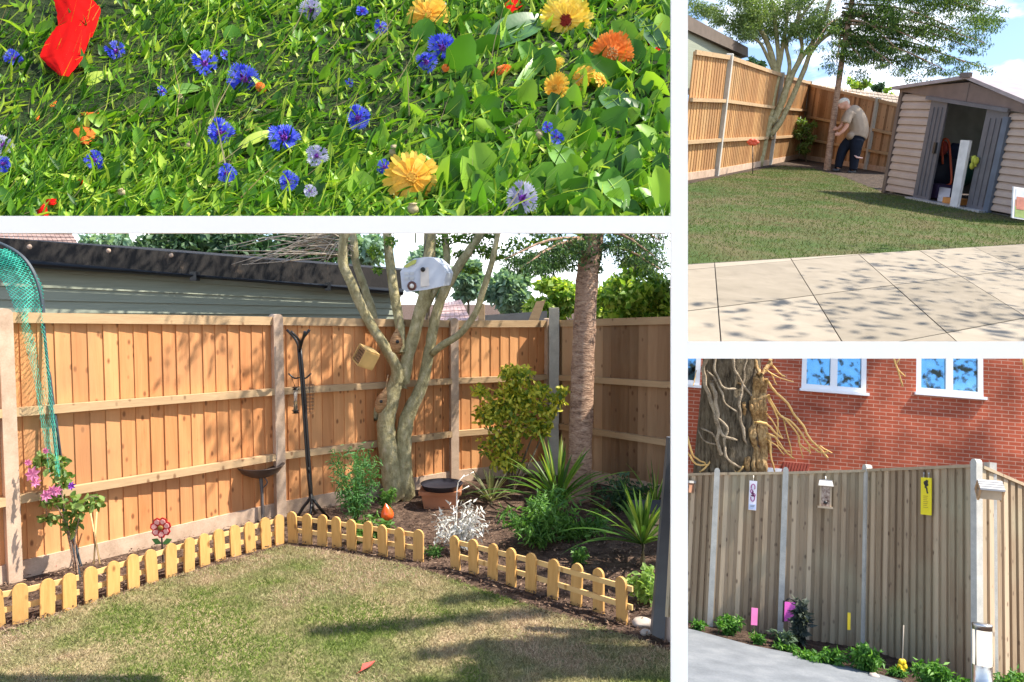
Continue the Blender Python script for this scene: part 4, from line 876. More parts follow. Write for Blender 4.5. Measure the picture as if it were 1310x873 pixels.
# metal flower, red stake ornament
mf = thing(SB, 'metal_flower', 'red and pink painted metal flower ornament on a stake', 'flower ornament', SB.g(209, 727)); tf = SB.t(SB.g(209, 727)); c = SB.at(206, 675, tf)
m_ = MB(); m2 = MB()
for i in range(7):
    a = 6.283*i/7+.3; d = Vector((math.cos(a), -.1, math.sin(a))); s = Vector((-math.sin(a), 0, math.cos(a))); r_ = .078
    for mm, q0, q1, w_, off in ((m_, .2, 1.0, .42, 0), (m2, .38, .84, .27, -.008)):
        c0 = c+Vector((0, off, 0)); ring = [c0+d*r_*q0-s*r_*w_*.3, c0+d*r_*(q0*.4+q1*.6)-s*r_*w_, c0+d*r_*q1-s*r_*w_*.5, c0+d*r_*q1+s*r_*w_*.5, c0+d*r_*(q0*.4+q1*.6)+s*r_*w_, c0+d*r_*q0+s*r_*w_*.3]; mm.prism(ring, Vector((0, .005, 0)))
m_.build('petals', M['red'], parent=mf); m2.build('petal_centres', plain('pink_enamel', (.9, .42, .38), .35), parent=mf)
m_ = MB(); m_.ell(c+Vector((0, -.014, 0)), (.02, .012, .02)); m_.build('flower_centre', plain('dark_centre', (.2, .12, .02), .5), parent=mf)
m_ = MB(); m_.tube([SB.g(209, 727), SB.at(207, 690, tf), c+Vector((0, .01, 0))], .006, 6, 3); m_.build('stake', M['black'], parent=mf)
m_ = MB()
for s in (-1, 1): m_.prism([SB.at(207, 696, tf), SB.at(207+s*6, 689, tf), SB.at(207+s*13, 690, tf), SB.at(207+s*8, 697, tf)], Vector((0, .004, 0)))
m_.build('metal_leaf', plain('green_enamel', (.08, .22, .05), .4), parent=mf)
ro = thing(SB, 'red_ornament', 'red orange teardrop ornament on a stake behind the middle pickets', 'garden ornament', SB.g(496, 690)); to = SB.t(SB.g(496, 690)); c = SB.at(495, 655, to)
m_ = MB(); m_.lathe([(0, -.07), (.04, -.065), (.055, -.03), (.05, .0), (.03, .035), (.012, .06), (.0, .075)], c, 14, Vector((-.15, 0, 1))); m_.build('body', plain('orange_red_glass', (.85, .12, .02), .2, .6), parent=ro)
m_ = MB(); m_.tube([SB.g(496, 690), c-Vector((0, 0, .06))], .004, 5); m_.build('stake', plain('steel_wire', (.5, .5, .5), .4), parent=ro)

# planting
YGS = leafm('euonymus_leaf', [(0, (.09, .17, .02)), (.3, (.24, .32, .04)), (.6, (.60, .58, .06)), (1, (.85, .78, .14))], .4)
sb_ = SB.g(655, 632); sh = thing(SB, 'golden_shrub', 'round golden green shrub against the fence beside the centre post', 'shrub', sb_); ts = SB.t(sb_)
crown(SB, sh, 'foliage', [(SB.at(x, y, ts-.05), (rx*.0081, .2, rz*.0081)) for x, y, rx, rz in [(655, 500, 22, 20), (640, 520, 24, 20), (672, 515, 24, 18), (625, 530, 18, 16), (655, 545, 36, 22), (690, 545, 18, 16), (640, 570, 30, 16), (665, 480, 16, 12), (650, 476, 10, 8), (690, 500, 16, 8), (712, 512, 12, 5), (720, 500, 8, 5), (615, 500, 10, 6), (650, 590, 24, 12), (700, 525, 16, 6)]], 3300, .060, .5, YGS, ROUND)
m_ = MB()
for x, y in ((640, 520), (655, 490), (670, 520), (690, 540), (630, 560), (712, 512)): m_.tube([sb_, SB.at((655+x)/2, 580, ts), SB.at(x, y, ts)], [.014, .01, .004], 6, 3)
m_.build('stems', M['bark_d'], parent=sh)
COR = leafm('cordyline_leaf', [(0, (.05, .12, .02)), (.5, (.13, .25, .04)), (.85, (.32, .42, .07)), (1, (.5, .52, .16))], .4, rough=.35)
OLI = leafm('olive_strap_leaf', [(0, (.10, .11, .05)), (1, (.30, .30, .15))], .3, rough=.4)
strapplant(SB, 'cordyline', 'olive grey spiky cordyline in front of the golden shrub', 'spiky plant', SB.g(628, 645), 34, .46, .022, OLI, seed=2, up=1)
strapplant(SB, 'cordyline', 'large arching green cordyline left of the conifer trunk', 'spiky plant', SB.g(714, 665), 46, .78, .036, COR, seed=5, stemh=.12)
strapplant(SB, 'cordyline', 'bright green cordyline beside the grey shed corner post', 'spiky plant', SB.g(822, 724), 48, .60, .034, COR, seed=8, stemh=.14)
strapplant(SB, 'cordyline', 'thin leaved dark green spiky plant in the shade by the right fence', 'spiky plant', SB.g(838, 655), 22, .6, .02, COR, seed=11)
GRN = leafm('perennial_green', [(0, (.05, .14, .03)), (1, (.18, .36, .08))], .4)
cb = lambda x, y: x < 838
leafyplant(SB, 'leafy_perennial', 'leafy green perennial clump between the silver plant and large cordyline', 'perennial', SB.g(690, 700), .30, .42, 1500, .075, GRN, .22, LANCE, stems=14, seed=1, group='green perennials in the bed')
leafyplant(SB, 'leafy_perennial', 'low spreading green perennial behind the left of the right picket run', 'perennial', SB.g(735, 690), .26, .22, 700, .07, GRN, .25, LANCE, stems=10, seed=2, group='green perennials in the bed')
leafyplant(SB, 'feathery_perennial', 'tall feathery green plant behind the middle pickets', 'perennial', SB.g(455, 672), .22, .66, 1600, .055, leafm('fern_green', [(0, (.05, .16, .05)), (1, (.16, .36, .12))], .4), .18, LANCE, stems=12, seed=3, group='green perennials in the bed')
leafyplant(SB, 'leafy_perennial', 'small green plant at the foot of the multi stemmed tree', 'perennial', SB.g(492, 660), .12, .28, 420, .05, GRN, .3, LEAF, stems=7, seed=4, group='green perennials in the bed')
leafyplant(SB, 'leafy_perennial', 'low bright green leaves behind the middle of the middle pickets', 'perennial', SB.g(474, 690), .22, .16, 460, .06, GRN, .4, LEAF, stems=9, seed=5, group='green perennials in the bed')
leafyplant(SB, 'leafy_perennial', 'yellowish green leafy plant at the right end of the right picket run', 'perennial', SB.g(826, 770), .14, .22, 420, .055, leafm('lime_leaf', [(0, (.16, .3, .06)), (1, (.45, .6, .2))], .4), .5, ROUND, stems=9, seed=6, group='green perennials in the bed', cull=cb)
leafyplant(SB, 'leafy_perennial', 'dark green plant in the shade behind the right cordyline', 'perennial', SB.g(800, 655), .3, .3, 700, .07, M['lf_dk'], .4, LEAF, stems=9, seed=7, group='green perennials in the bed', cull=lambda x, y: x < 850)
leafyplant(SB, 'leafy_perennial', 'small weed behind the right picket run near its centre', 'perennial', SB.g(742, 722), .1, .12, 160, .05, GRN, .5, LEAF, stems=6, seed=8, group='green perennials in the bed')
leafyplant(SB, 'leafy_perennial', 'small green tuft in the gap between the picket runs', 'perennial', SB.g(556, 712), .1, .08, 160, .05, GRN, .2, LANCE, stems=6, seed=9, group='green perennials in the bed')
SIL = leafm('silver_leaf', [(0, (.42, .42, .38)), (1, (.78, .76, .72))], .15, tint=(1, 1, 1))
leafyplant(SB, 'silver_plant', 'pale silver leaved plant spilling over before the terracotta trough', 'silver plant', SB.g(584, 708), .24, .36, 620, .055, SIL, .35, LEAF, stems=16, sm=plain('silver_stem', (.7, .68, .62), .8), seed=5)
m_ = MB(); tS = SB.t(SB.g(584, 706)); m_.tube([SB.g(582, 712), SB.at(584, 660, tS), SB.at(586, 618, tS), SB.at(600, 607, tS)], [.007, .006, .004, .003], 5, 4)
for a, b in (((584, 650), (603, 640)), ((585, 630), (600, 622)), ((600, 607), (606, 604)), ((586, 618), (594, 608))): m_.tube([SB.at(*a, tS), SB.at(*b, tS)], [.004, .006], 5)
tag(m_.build('flower_spike', plain('white_stem', (.75, .72, .66), .8), st=SB, loc=SB.g(584, 712)), 'tall bare white flower stem rising from the silver plant', 'flower spike')
tr_ = SB.g(564, 648); tt = SB.t(tr_); pot = thing(SB, 'plant_trough', 'terracotta trough with a black tray on top by the centre post', 'trough', tr_)
m_ = MB(); ph = SB.hz(628, tr_); m_.prism([Vector((tr_.x+x, tr_.y-.10, z)) for x, z in ((-.15, 0), (.15, 0), (.18, ph), (-.18, ph))], Vector((0, .24, 0))); m_.box((tr_.x, tr_.y+.02, ph), (.40, .29, .035)); m_.build('pot', M['terra'], parent=pot)
m_ = MB(); m_.lathe([(0, .0), (.17, .0), (.2, .05), (.205, .055), (.17, .03), (0, .025)], (tr_.x+.01, tr_.y, ph+.02), 24); m_.build('tray', plain('black_plastic', (.02, .02, .03), .5), parent=pot)
wb = SB.g(842, 690); crate = thing(SB, 'wooden_crate', 'pale slatted wooden crate beside the shed post', 'crate', wb)
m_ = MB()
for z_ in (.07, .17): m_.box((wb.x, wb.y, z_), (.34, .02, .085)); m_.box((wb.x-.17, wb.y+.15, z_), (.02, .3, .085))
m_.build('slats', plain('pale_slats', (.6, .42, .24), .8), parent=crate); m_ = MB(); m_.box((wb.x, wb.y+.13, .24), (.37, .32, .03)); m_.build('lid', plain('dark_lid', (.05, .055, .06), .7), parent=crate)
# shed corner cut by the right edge of this garden
c = SB.g(846, 822); tcn = SB.t(c); shd = thing(SB, 'shed_corner', 'dark grey corner post and pale wall at the right edge of the lawn', 'shed', c)
slabpx(SB, 'corner_post', [(834, 812, tcn), (850, 820, tcn), (866, 560, tcn+.02), (855, 560, tcn+.02)], .06, plain('dark_grey_metal', (.10, .105, .12), .45), parent=shd)
slabpx(SB, 'wall', [(849, 820, tcn+.03), (870, 832, tcn-.05), (882, 560, tcn), (864, 560, tcn+.05)], .05, plain('pink_beige_cladding', (.52, .40, .35), .7), parent=shd)
# loose things on the ground
def rock(st, px, py, r_, m, lab, sq=.6):
    p = st.g(px, py); m_ = MB(); m_.ell(p+Vector((0, 0, r_*sq*.6)), (r_, r_*.8, r_*sq), 12, 8)
    for i in range(len(m_.v)): m_.v[i] += Vector((math.sin(i*1.3), math.cos(i*2.1), math.sin(i*.7)))*r_*.07
    tag(m_.build('stone', m, st=st, loc=p), lab, 'stone', 'stones at the edge of the lawn')
ST = plain('pale_stone', (.5, .42, .36), .9, .2)
rock(SB, 822, 800, .07, ST, 'pale flat stone right of the last picket', .4); rock(SB, 826, 812, .035, ST, 'small pebble in front of the pale flat stone')
p = SB.g(461, 866); m_ = MB(); d = Vector((.5, .8, 0)).normalized(); x = Vector((.8, -.5, 0))
m_.add([p+Vector((0, 0, .03)), p+d*.05-x*.03+Vector((0, 0, .045)), p+d*.05+Vector((0, 0, .03)), p+d*.05+x*.03+Vector((0, 0, .045)), p+d*.12+Vector((0, 0, .04))], [(0, 2, 1), (0, 3, 2), (1, 2, 4), (2, 3, 4)])
m_.tube([p+Vector((0, 0, .03)), p-d*.03+Vector((0, 0, .03))], .0015, 4)
tag(m_.build('fallen_leaf', plain('red_leaf', (.55, .07, .05), .6), st=SB, loc=p), 'fallen red leaf lying on the lawn', 'leaf')
p = SB.g(54, 728); m_ = MB()
for k in range(9): a = Vector((random.uniform(-.06, .06), random.uniform(-.04, .04), .01)); m_.tube([p+a, p+a+Vector((random.uniform(.02, .08), 0, random.uniform(.02, .06)))], .003, 4)
tag(m_.build('red_twigs', plain('red_twig', (.4, .04, .05), .7), st=SB, loc=p), 'bunch of red twigs at the foot of the left concrete post', 'twigs')
# mulch chips
Q = []
n = 15000; px = rng.uniform(-20, 852, n); py = rng.uniform(628, 850, n); P = []
o_ = np.array(SB.o); Rt = np.array(SB.R).T
d = np.stack([(px-CX)/F, np.ones(n), -(py-CY)/F], 1) @ Rt.T; P = o_+d*((.02-SB.h)/d[:, 2])[:, None]
edge = np.interp(px, [-60, 30, 120, 200, 290, 365, 430, 505, 560, 610, 680, 745, 800, 862], [826, 803, 773, 747, 722, 700, 708, 722, 737, 755, 778, 797, 815, 838])
k = py < edge+2; P = P[k]; v, f = scatter(LEAF, P, unit(rng.normal(size=(len(P), 3))*[1, 1, .25]), unit(rvec(len(P))+[0, 0, 1.5]), rng.uniform(.015, .045, len(P)), rng.uniform(.006, .016, len(P)))
tag(npmesh('bark_chips', v, f, leafm('chips', [(0, (.05, .03, .02)), (.6, (.14, .08, .055)), (1, (.34, .23, .16))], 0, rough=.9), st=SB, loc=(0, 6, 0)), 'brown bark chips covering the planting bed', 'bark chips', kind='stuff')
# ------------------------------------------------------------------ rising lawn with shed
cg = lambda px, py: SC.g(px, py)
sheet(SC, 'hillside', [cg(866, 444), cg(1420, 444), cg(1420, 190), cg(866, 190)], noisy('shade_darkened_soil', [(.3, (.02, .014, .01)), (.5, (.055, .038, .028)), (.72, (.12, .085, .06))], ns=9, fine=55, bump=1, bdist=.05))  # bed soil darkened in its colour to stand in for shade
lawnC = [cg(860, 346), cg(880, 342), cg(1000, 334), cg(1150, 325), cg(1320, 314), cg(1420, 310), cg(1400, 268), cg(1250, 268), cg(1140, 252), cg(1080, 232), cg(1000, 224), cg(930, 232), cg(868, 243)]
lawnC = [SC.g(max(px, 869), py) for px, py in [(869, 343), (1000, 335), (1150, 326), (1320, 315), (1400, 311), (1400, 275), (1250, 268), (1126, 246), (1080, 228), (1040, 217), (1000, 213), (940, 224), (869, 239)]]
GC = [(0, (.035, .075, .012)), (.5, (.07, .135, .02)), (1, (.15, .21, .04))]; GS = [(0, (.09, .07, .035)), (.6, (.19, .155, .07)), (1, (.30, .24, .12))]
sheet(SC, 'shed_lawn', lawnC, lawnm('shed_lawn_base', [(.3, (.03, .055, .012)), (.7, (.08, .12, .03))], [(.3, (.08, .06, .03)), (.7, (.17, .13, .07))], 1.2, .52, blade=False, w=.12), z=.012)
sward(SC, 'shed_lawn_grass', 'short green lawn blades before the shed', lawnC, 150000, .030, lawnm('shed_lawn_blades', GC, GS, 1.2, .53, w=.12), .012, keep=lambda x, y: x > 872)
# paving
p1, p3, q3 = cg(918, 399), cg(1142, 370), cg(1210, 432); u = (p3-p1)/2; v_ = q3-p3
M['slab'] = wood('buff_paving', (.22, .185, .14), (.36, .305, .24), (.2, .17, .13), grain=(3, 3, 3), knots=False, island=.35, rough=.9)
M['joint'] = plain('dark_joint', (.10, .09, .08), .9, .1)
edge = [SC.g(px, py) for px, py in [(869, 343), (1000, 335), (1150, 326), (1320, 315)]]
sheet(SC, 'patio_joint', [cg(869, 443), cg(1400, 443), cg(1400, 309), cg(1320, 314), cg(1150, 325), cg(1000, 334), cg(869, 342)], M['joint'], z=.02)
m_ = MB()
def clip_edge(P):   # keep polygon on the viewer's side of the lawn edge and right of the divider
    def side(p, a, b): return (b.x-a.x)*(p.y-a.y)-(b.y-a.y)*(p.x-a.x)
    for a, b in ((edge[0], edge[1]), (edge[1], edge[2]), (edge[2], edge[3]), (SC.g(869, 444), SC.g(869, 343)), (SC.g(1400, 444), SC.g(869, 444))):
        if len(P) < 3: return P
        o = []
        for i in range(len(P)):
            p, q = P[i], P[(i+1) % len(P)]; sp, sq = side(p, a, b), side(q, a, b)
            if sp <= 0: o.append(p)
            if (sp < 0) != (sq < 0) and abs(sp-sq) > 1e-9: o.append(p+(q-p)*(sp/(sp-sq)))
        P = o
    return P
for i in range(-6, 9):
    for j in range(-5, 7):
        o = p1+u*i+v_*j; g_ = .005; e = u.length; a, b, c, d = [o+u*s+v_*t for s, t in ((g_/e, g_/e), (1-g_/e, g_/e), (1-g_/e, 1-g_/e), (g_/e, 1-g_/e))]
        P = clip_edge([a, b, c, d])
        if len(P) > 2:
            z0 = .028+random.uniform(-.001, .001); ar_ = sum(P[k].x*P[(k+1) % len(P)].y-P[(k+1) % len(P)].x*P[k].y for k in range(len(P)))
            if ar_ < 0: P = P[::-1]
            m_.prism([Vector((p.x, p.y, z0-.03)) for p in P], Vector((0, 0, .03)))
tag(m_.build('patio', M['slab'], st=SC, loc=(4, 5, 0)), kind='structure')

FC = (M['fence_c'], M['fence_rail'], M['concrete_grey'], M['concrete'])
cf, CB, CH = fence(SC, 'timber_fence', 'orange closeboard fence down the left of the shed lawn', [(870, 232, 66), (914, 225, 73), (983, 211, 96), (1021, 203, 106)], FC, rails=(.36, .69), bw=.15, skip_post=(0,), extra=.06)
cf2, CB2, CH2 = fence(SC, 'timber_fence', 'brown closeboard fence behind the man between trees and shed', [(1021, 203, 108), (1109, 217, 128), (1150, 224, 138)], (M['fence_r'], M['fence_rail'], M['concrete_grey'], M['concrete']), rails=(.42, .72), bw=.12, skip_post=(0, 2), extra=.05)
# building corner at far left, neighbour roof and tarpaulin
tcB = 17.0
gb = thing(SC, 'garden_building', 'green clad building corner with dark roof edge over the shed lawn fence', 'building', SC.at(910, 200, tcB)); m_ = MB()
m_.prism([SC.at(868, 33, 15.2), SC.at(948, 74, 19), SC.at(948, 130, 19), SC.at(868, 110, 15.2)], Vector((0, 2.2, 0))); m_.build('wall', M['clad'], parent=gb)
m_ = MB(); m_.prism([SC.at(868, 13, 15.0), SC.at(957, 61, 18.9), SC.at(957, 73, 18.9), SC.at(868, 33, 15.0)], Vector((.1, 2.8, 0))); m_.build('roof', plain('brown_felt', (.12, .09, .07), .8), parent=gb)
tiledroof(SC, 'weathered tiled roof beyond the fence behind the man', SC.at(1020, 105, 42), SC.at(1150, 122, 42), SC.at(1160, 150, 34), SC.at(1010, 136, 34), 7, noisy('lichen_tiles', [(.3, (.22, .16, .12)), (.7, (.44, .36, .28))], ns=5), n2=24)
m_ = MB(); m_.prism([SC.at(1078, 116, 33.6), SC.at(1127, 131, 33.3), SC.at(1122, 137, 33), SC.at(1075, 130, 33)], Vector((0, .1, -.03))); tag(m_.build('tarpaulin', noisy('blue_white_sheet', [(.3, (.20, .36, .48)), (.6, (.6, .68, .72))], ns=3), st=SC), 'crumpled pale blue sheet on the roof behind the man', 'tarpaulin')
# trees
def z7(P): return [(875+x/1.984, y/1.984, w/1.984, t) for x, y, w, t in P]
tq = SC.t(SC.g(969, 213)); ct1 = thing(SC, 'multi_stem_tree', 'many stemmed tree before the orange fence left of the man', 'tree', SC.g(969, 216))
limbs(SC, ct1, 'trunk', [z7([(184, 428, 30, tq), (196, 380, 26, tq), (206, 330, 28, tq), (215, 300, 34, tq)])], M['bark'], n=10)
limbs(SC, ct1, 'limb', [z7(P) for P in [
    [(212, 320, 22, tq), (222, 250, 20, tq), (232, 190, 18, tq), (212, 110, 13, tq), (190, 70, 11, tq), (165, 10, 9, tq), (140, -40, 7, tq)],
    [(215, 320, 24, tq), (240, 280, 19, tq), (262, 220, 17, tq), (290, 160, 13, tq), (325, 110, 11, tq), (350, 60, 10, tq), (375, -10, 8, tq)],
    [(222, 260, 14, tq), (240, 180, 12, tq), (235, 90, 11, tq), (222, 0, 9, tq), (220, -40, 8, tq)], [(235, 200, 13, tq), (250, 120, 11, tq), (262, 40, 9, tq), (258, -30, 8, tq)],
    [(255, 240, 12, tq), (268, 170, 10, tq), (260, 110, 9, tq), (285, 60, 8, tq), (300, -20, 7, tq)], [(285, 170, 10, tq), (300, 120, 9, tq), (290, 60, 8, tq), (330, 0, 7, tq)],
    [(215, 350, 16, tq), (250, 300, 14, tq), (300, 190, 13, tq), (330, 120, 11, tq), (400, 60, 9, tq), (430, 10, 7, tq)], [(232, 190, 10, tq), (200, 120, 8, tq), (180, 100, 6, tq), (120, 60, 5, tq)]]], M['bark'], n=7)
LC1 = leafm('fine_leaves', [(0, (.08, .14, .04)), (.6, (.17, .25, .08)), (1, (.34, .42, .18))], .45)
ccull = lambda x, y: (x > 874) & (y > -40) & (x < 1335)
cl = []
for px, py, rx, ry in [(905, 8, 16, 10), (940, 20, 24, 12), (915, 22, 12, 8), (975, 20, 26, 18), (1010, 15, 26, 16), (1040, 12, 20, 14), (985, 45, 20, 10), (945, 40, 14, 8), (1030, 40, 16, 10), (1058, 30, 16, 12), (960, 0, 30, 10)]:
    for k in range(5):
        x, y = px+random.uniform(-1, 1)*rx, py+random.uniform(-1, 1)*ry; cl.append((SC.at(x, y, tq+random.uniform(-.8, .8)), (rx*.95*tq/1000,)*2+(ry*.95*tq/1000,)))
cu2 = [(SC.at(px, py, tq+random.uniform(-1, 1)), (.5, .5, .35)) for px, py in [(random.uniform(900, 1060), random.uniform(-150, -20)) for _ in range(16)]]
crown(SC, ct1, 'upper_crown', cu2, 2500, .12, .4, LC1, cull=lambda x, y: (x > 873))
crown(SC, ct1, 'crown', cl, 22000, .07, .40, LC1, cull=lambda x, y: (x > 873), droop=.4)
tr2 = SC.t(SC.g(1057, 218)); ct2 = thing(SC, 'conifer_tree', 'dark slender leaning trunk whose feathery crown spreads over the shed', 'tree', SC.g(1057, 219))
limbs(SC, ct2, 'trunk', [z7([(362, 438, 18, tr2), (372, 360, 17, tr2), (384, 270, 15, tr2), (397, 180, 14, tr2), (412, 80, 13, tr2), (425, 10, 12, tr2), (432, -60, 10, tr2)])], M['bark2'], n=9)
LC2 = leafm('feathery_green', [(0, (.03, .08, .025)), (.6, (.09, .17, .04)), (1, (.26, .36, .08))], .4)
cl, m_ = [], MB()
ends = [(1120, 45), (1100, 70), (1145, 60), (1170, 50), (1200, 65), (1235, 80), (1260, 55), (1275, 20), (1230, 40), (1195, 85), (1150, 90), (1110, 92), (1215, 15), (1250, 0), (1160, 20), (1100, 15), (1180, -10), (1070, 85), (1040, 60), (1130, 78), (1210, 90), (1262, 88), (1090, 50), (1283, 12), (1245, 62), (1180, 100)]
for i, (x, y) in enumerate(ends):
    p0 = SC.at(1077+3*math.sin(i), min(70, max(-60, y-35)), tr2); e = SC.at(x, y, tr2+random.uniform(-1.0, .8)); md = p0.lerp(e, .5)+Vector((0, 0, .18)); m_.tube([p0, md, e], [.035, .02, .007], 5, 4)
    for s in np.linspace(.3, 1, 9):
        c = cr([tuple(p0), tuple(md), tuple(e)], 10); c = Vector(c[min(20, int(s*20))]); cl.append((c+Vector((random.uniform(-.18, .18), random.uniform(-.2, .2), random.uniform(-.16, .02))), (.24, .24, .10)))
m_.build('branches', M['bark2'], parent=ct2)
cl += [(SC.at(px, py, tr2+random.uniform(-1, 1)), (.4, .4, .22)) for px, py in [(random.uniform(1120, 1275), random.uniform(-20, 50)) for _ in range(46)]]
cu2 = [(SC.at(px, py, tr2+random.uniform(-1, 1)), (.6, .6, .4)) for px, py in [(random.uniform(1070, 1290), random.uniform(-170, -30)) for _ in range(26)]]
crown(SC, ct2, 'upper_crown', cu2, 5000, .14, .35, LC2, cull=lambda x, y: (x > 873))
crown(SC, ct2, 'crown', cl, 34000, .085, .26, LC2, cull=lambda x, y: (x > 873) & ((y < 106) | (x < 1140)), droop=.9)
bgtree(SC, 'small yellow green treetop over the roof behind the man', 1098, 108, 50, 13, 8, 700, .22, M['lf_yg'], k=8, cullx=None)
bgtree(SC, 'dark pointed treetop left of the shed roof', 1123, 112, 52, 9, 9, 700, .22, M['lf_dk'], k=8, cullx=None)
bgtree(SC, 'dark grey green bush beyond the dark roof edge', 965, 84, 40, 12, 12, 700, .22, M['lf_dk'], k=8, cullx=None)
bgtree(SC, 'bright green sprig beside the left eave of the shed', 1138, 118, 46, 6, 6, 300, .16, M['lf_yg'], k=5, cullx=None)
sg_ = SC.g(1031, 207); sh = thing(SC, 'shrub', 'loose green shrub between the two trees by the fence', 'shrub', sg_); ts = SC.t(sg_)
crown(SC, sh, 'foliage', [(SC.at(x, y, ts-.2), (rx*.017, .3, ry*.017)) for x, y, rx, ry in [(1030, 165, 13, 9), (1022, 172, 8, 8), (1036, 178, 9, 8), (1028, 190, 10, 10), (1026, 156, 7, 5), (1040, 160, 5, 5)]], 900, .10, .45, leafm('shade_shrub', [(0, (.06, .13, .03)), (1, (.2, .3, .08))], .4))
m_ = MB(); m_.tube([sg_, SC.at(1029, 180, ts)], [.03, .015], 6); m_.build('stems', M['bark_d'], parent=sh)
rr = SC.at(963, 182, SC.t(SC.g(963, 224))-.05); ron = thing(SC, 'red_ornament', 'small red flower ornament on a stake by the many stemmed tree', 'garden ornament', SC.g(963, 224)); m_ = MB()
for i in range(6): a = 6.283*i/6; m_.ell(rr+Vector((math.cos(a)*.07, -.02, math.sin(a)*.035)), (.06, .03, .04), 8, 5)
m_.build('petals', plain('coral_red', (.75, .12, .06), .5), parent=ron); m_ = MB(); m_.tube([SC.g(963, 224), rr], .01, 5); m_.build('stake', M['black'], parent=ron)

pt = Vector((9.6, 7.2, 0)); ptr = thing(SC, 'patio_shade_tree', 'open crowned tree added out of view to dapple the patio', 'tree', pt)  # unseen tree added to throw dapples over the paving
m_ = MB(); m_.tube([pt, pt+Vector((-.2, 0, 2)), pt+Vector((-1.2, -.8, 4))], [.14, .11, .06], 8, 4); m_.build('trunk', M['bark'], parent=ptr)
crown(SC, ptr, 'crown', subclumps(pt+Vector((-2.6, -2.0, 4.0)), (3.2, 3.0, .9), 64, .55), 2400, .12, .5, LC1)
# shed
a = SC.g(1131, 248); b = SC.g(1347, 290); fx = (b-a).normalized(); fy = Vector((-fx.y, fx.x, 0)); fy = fy if fy.y > 0 else -fy; Wd = (b-a).length
hE = SC.hz(113, a); dep = 2.6
k_ = lambda px, py=270: None
def onfront(px, py):       # point of the front plane seen at this pixel -> (s along, z)
    o, r = SC.o, SC.ray(px, py); nrm = fy; t = (a-o).dot(nrm)/r.dot(nrm); p = o+r*t; return (p-a).dot(fx), p.z
sD0, _ = onfront(1172, 255); sD1, _ = onfront(1262, 271); sA, zA = onfront(1247, 99); _, zT = onfront(1200, 123)
sh = thing(SC, 'garden_shed', 'pinkish beige metal shed with dark brown trim and an open sliding door', 'shed', a+fx*Wd/2)
print('SHED', sA, Wd, zA, hE); Wd = 2*sA; b = a+fx*Wd; sq_, zq_ = onfront(1310, 127); hR = zA+(zq_-zA)/(sq_-sA)*(Wd-sA); T = lambda s: hE+(hR-hE)*s/Wd; print('HR', hE, hR, zA)
CLD = noisy('pink_beige_steel', [(.3, (.42, .30, .24)), (.7, (.50, .37, .30))], ns=3, rough=.5, bump=.05); TRM = plain('brown_trim', (.13, .095, .085), .45, .4, bump=.02); TRG = plain('slate_door', (.12, .11, .12), .45, .4, bump=.02)
P3 = lambda s, d, z: a+fx*s+fy*d+Vector((0, 0, z))
def cladding(s0, s1, name='front_wall'):
    n_ = 13; m_ = MB(); hh = (min(T(s0), T(s1))-.05)/n_
    for i in range(n_):
        z0 = .05+i*hh; pr = [(0, z0), (-.035, z0+.012), (-.03, z0+hh*.55), (0, z0+hh)]
        m_.prism([P3(s0, d, z) for d, z in pr]+[P3(s0, .03, z0+hh), P3(s0, .03, z0)], fx*(s1-s0))
    m_.build(name, CLD, parent=sh)
cladding(.07, sD0-.02); cladding(sD1+.02, Wd-.05)
n_ = 13; m_ = MB(); hh = (hE-.05)/n_
for i in range(n_): z0 = .05+i*hh; m_.prism([P3(0, .06, z0), P3(-.035, .06, z0+.012), P3(-.03, .06, z0+hh*.55), P3(0, .06, z0+hh), P3(.03, .06, z0+hh), P3(.03, .06, z0)], fy*(dep-.1))
m_.build('side_wall', plain('grey_green_side', (.42, .44, .40), .5), parent=sh)
for nm, s0, s1, d0 in (('back_wall', 0, Wd, dep), ):
    m_ = MB(); m_.hexa([P3(s0, d0, 0), P3(s1, d0, 0), P3(s1, d0+.03, 0), P3(s0, d0+.03, 0)], [P3(s0, d0, hE-.03), P3(s1, d0, hR-.03), P3(s1, d0+.03, hR-.03), P3(s0, d0+.03, hE-.03)]); m_.build(nm, plain('inner_grey', (.25, .27, .27), .7), parent=sh)
m_ = MB(); m_.hexa([P3(Wd, 0, 0), P3(Wd+.03, 0, 0), P3(Wd+.03, dep, 0), P3(Wd, dep, 0)], [P3(Wd, 0, hR-.04), P3(Wd+.03, 0, hR-.04), P3(Wd+.03, dep, hR-.04), P3(Wd, dep, hR-.04)]); m_.build('side_wall', CLD, parent=sh)
for s in (.03, Wd-.03): m_ = MB(); m_.hexa([P3(s-.04, -.05, 0), P3(s+.04, -.05, 0), P3(s+.04, .05, 0), P3(s-.04, .05, 0)], [P3(s-.04, -.05, T(s)-.02), P3(s+.04, -.05, T(s)-.02), P3(s+.04, .05, T(s)-.02), P3(s-.04, .05, T(s)-.02)]); m_.build('corner_trim', TRM, parent=sh)
zr = zA-.02
m_ = MB(); m_.prism([P3(0, -.06, hE-.05), P3(Wd, -.06, hR-.05), P3(Wd, -.06, hR), P3(sA, -.06, zr-.05), P3(0, -.06, hE)], fy*.04); m_.build('gable', plain('brown_gable', (.17, .11, .09), .5, bump=.02), parent=sh)
m_ = MB(); m_.prism([P3(sA-.012, -.066, T(sA)-.04), P3(sA+.012, -.066, T(sA)-.04), P3(sA+.012, -.066, zr-.06), P3(sA-.012, -.066, zr-.06)], fy*.006); m_.build('gable_seam', TRM, parent=sh)
rf_ = MB()
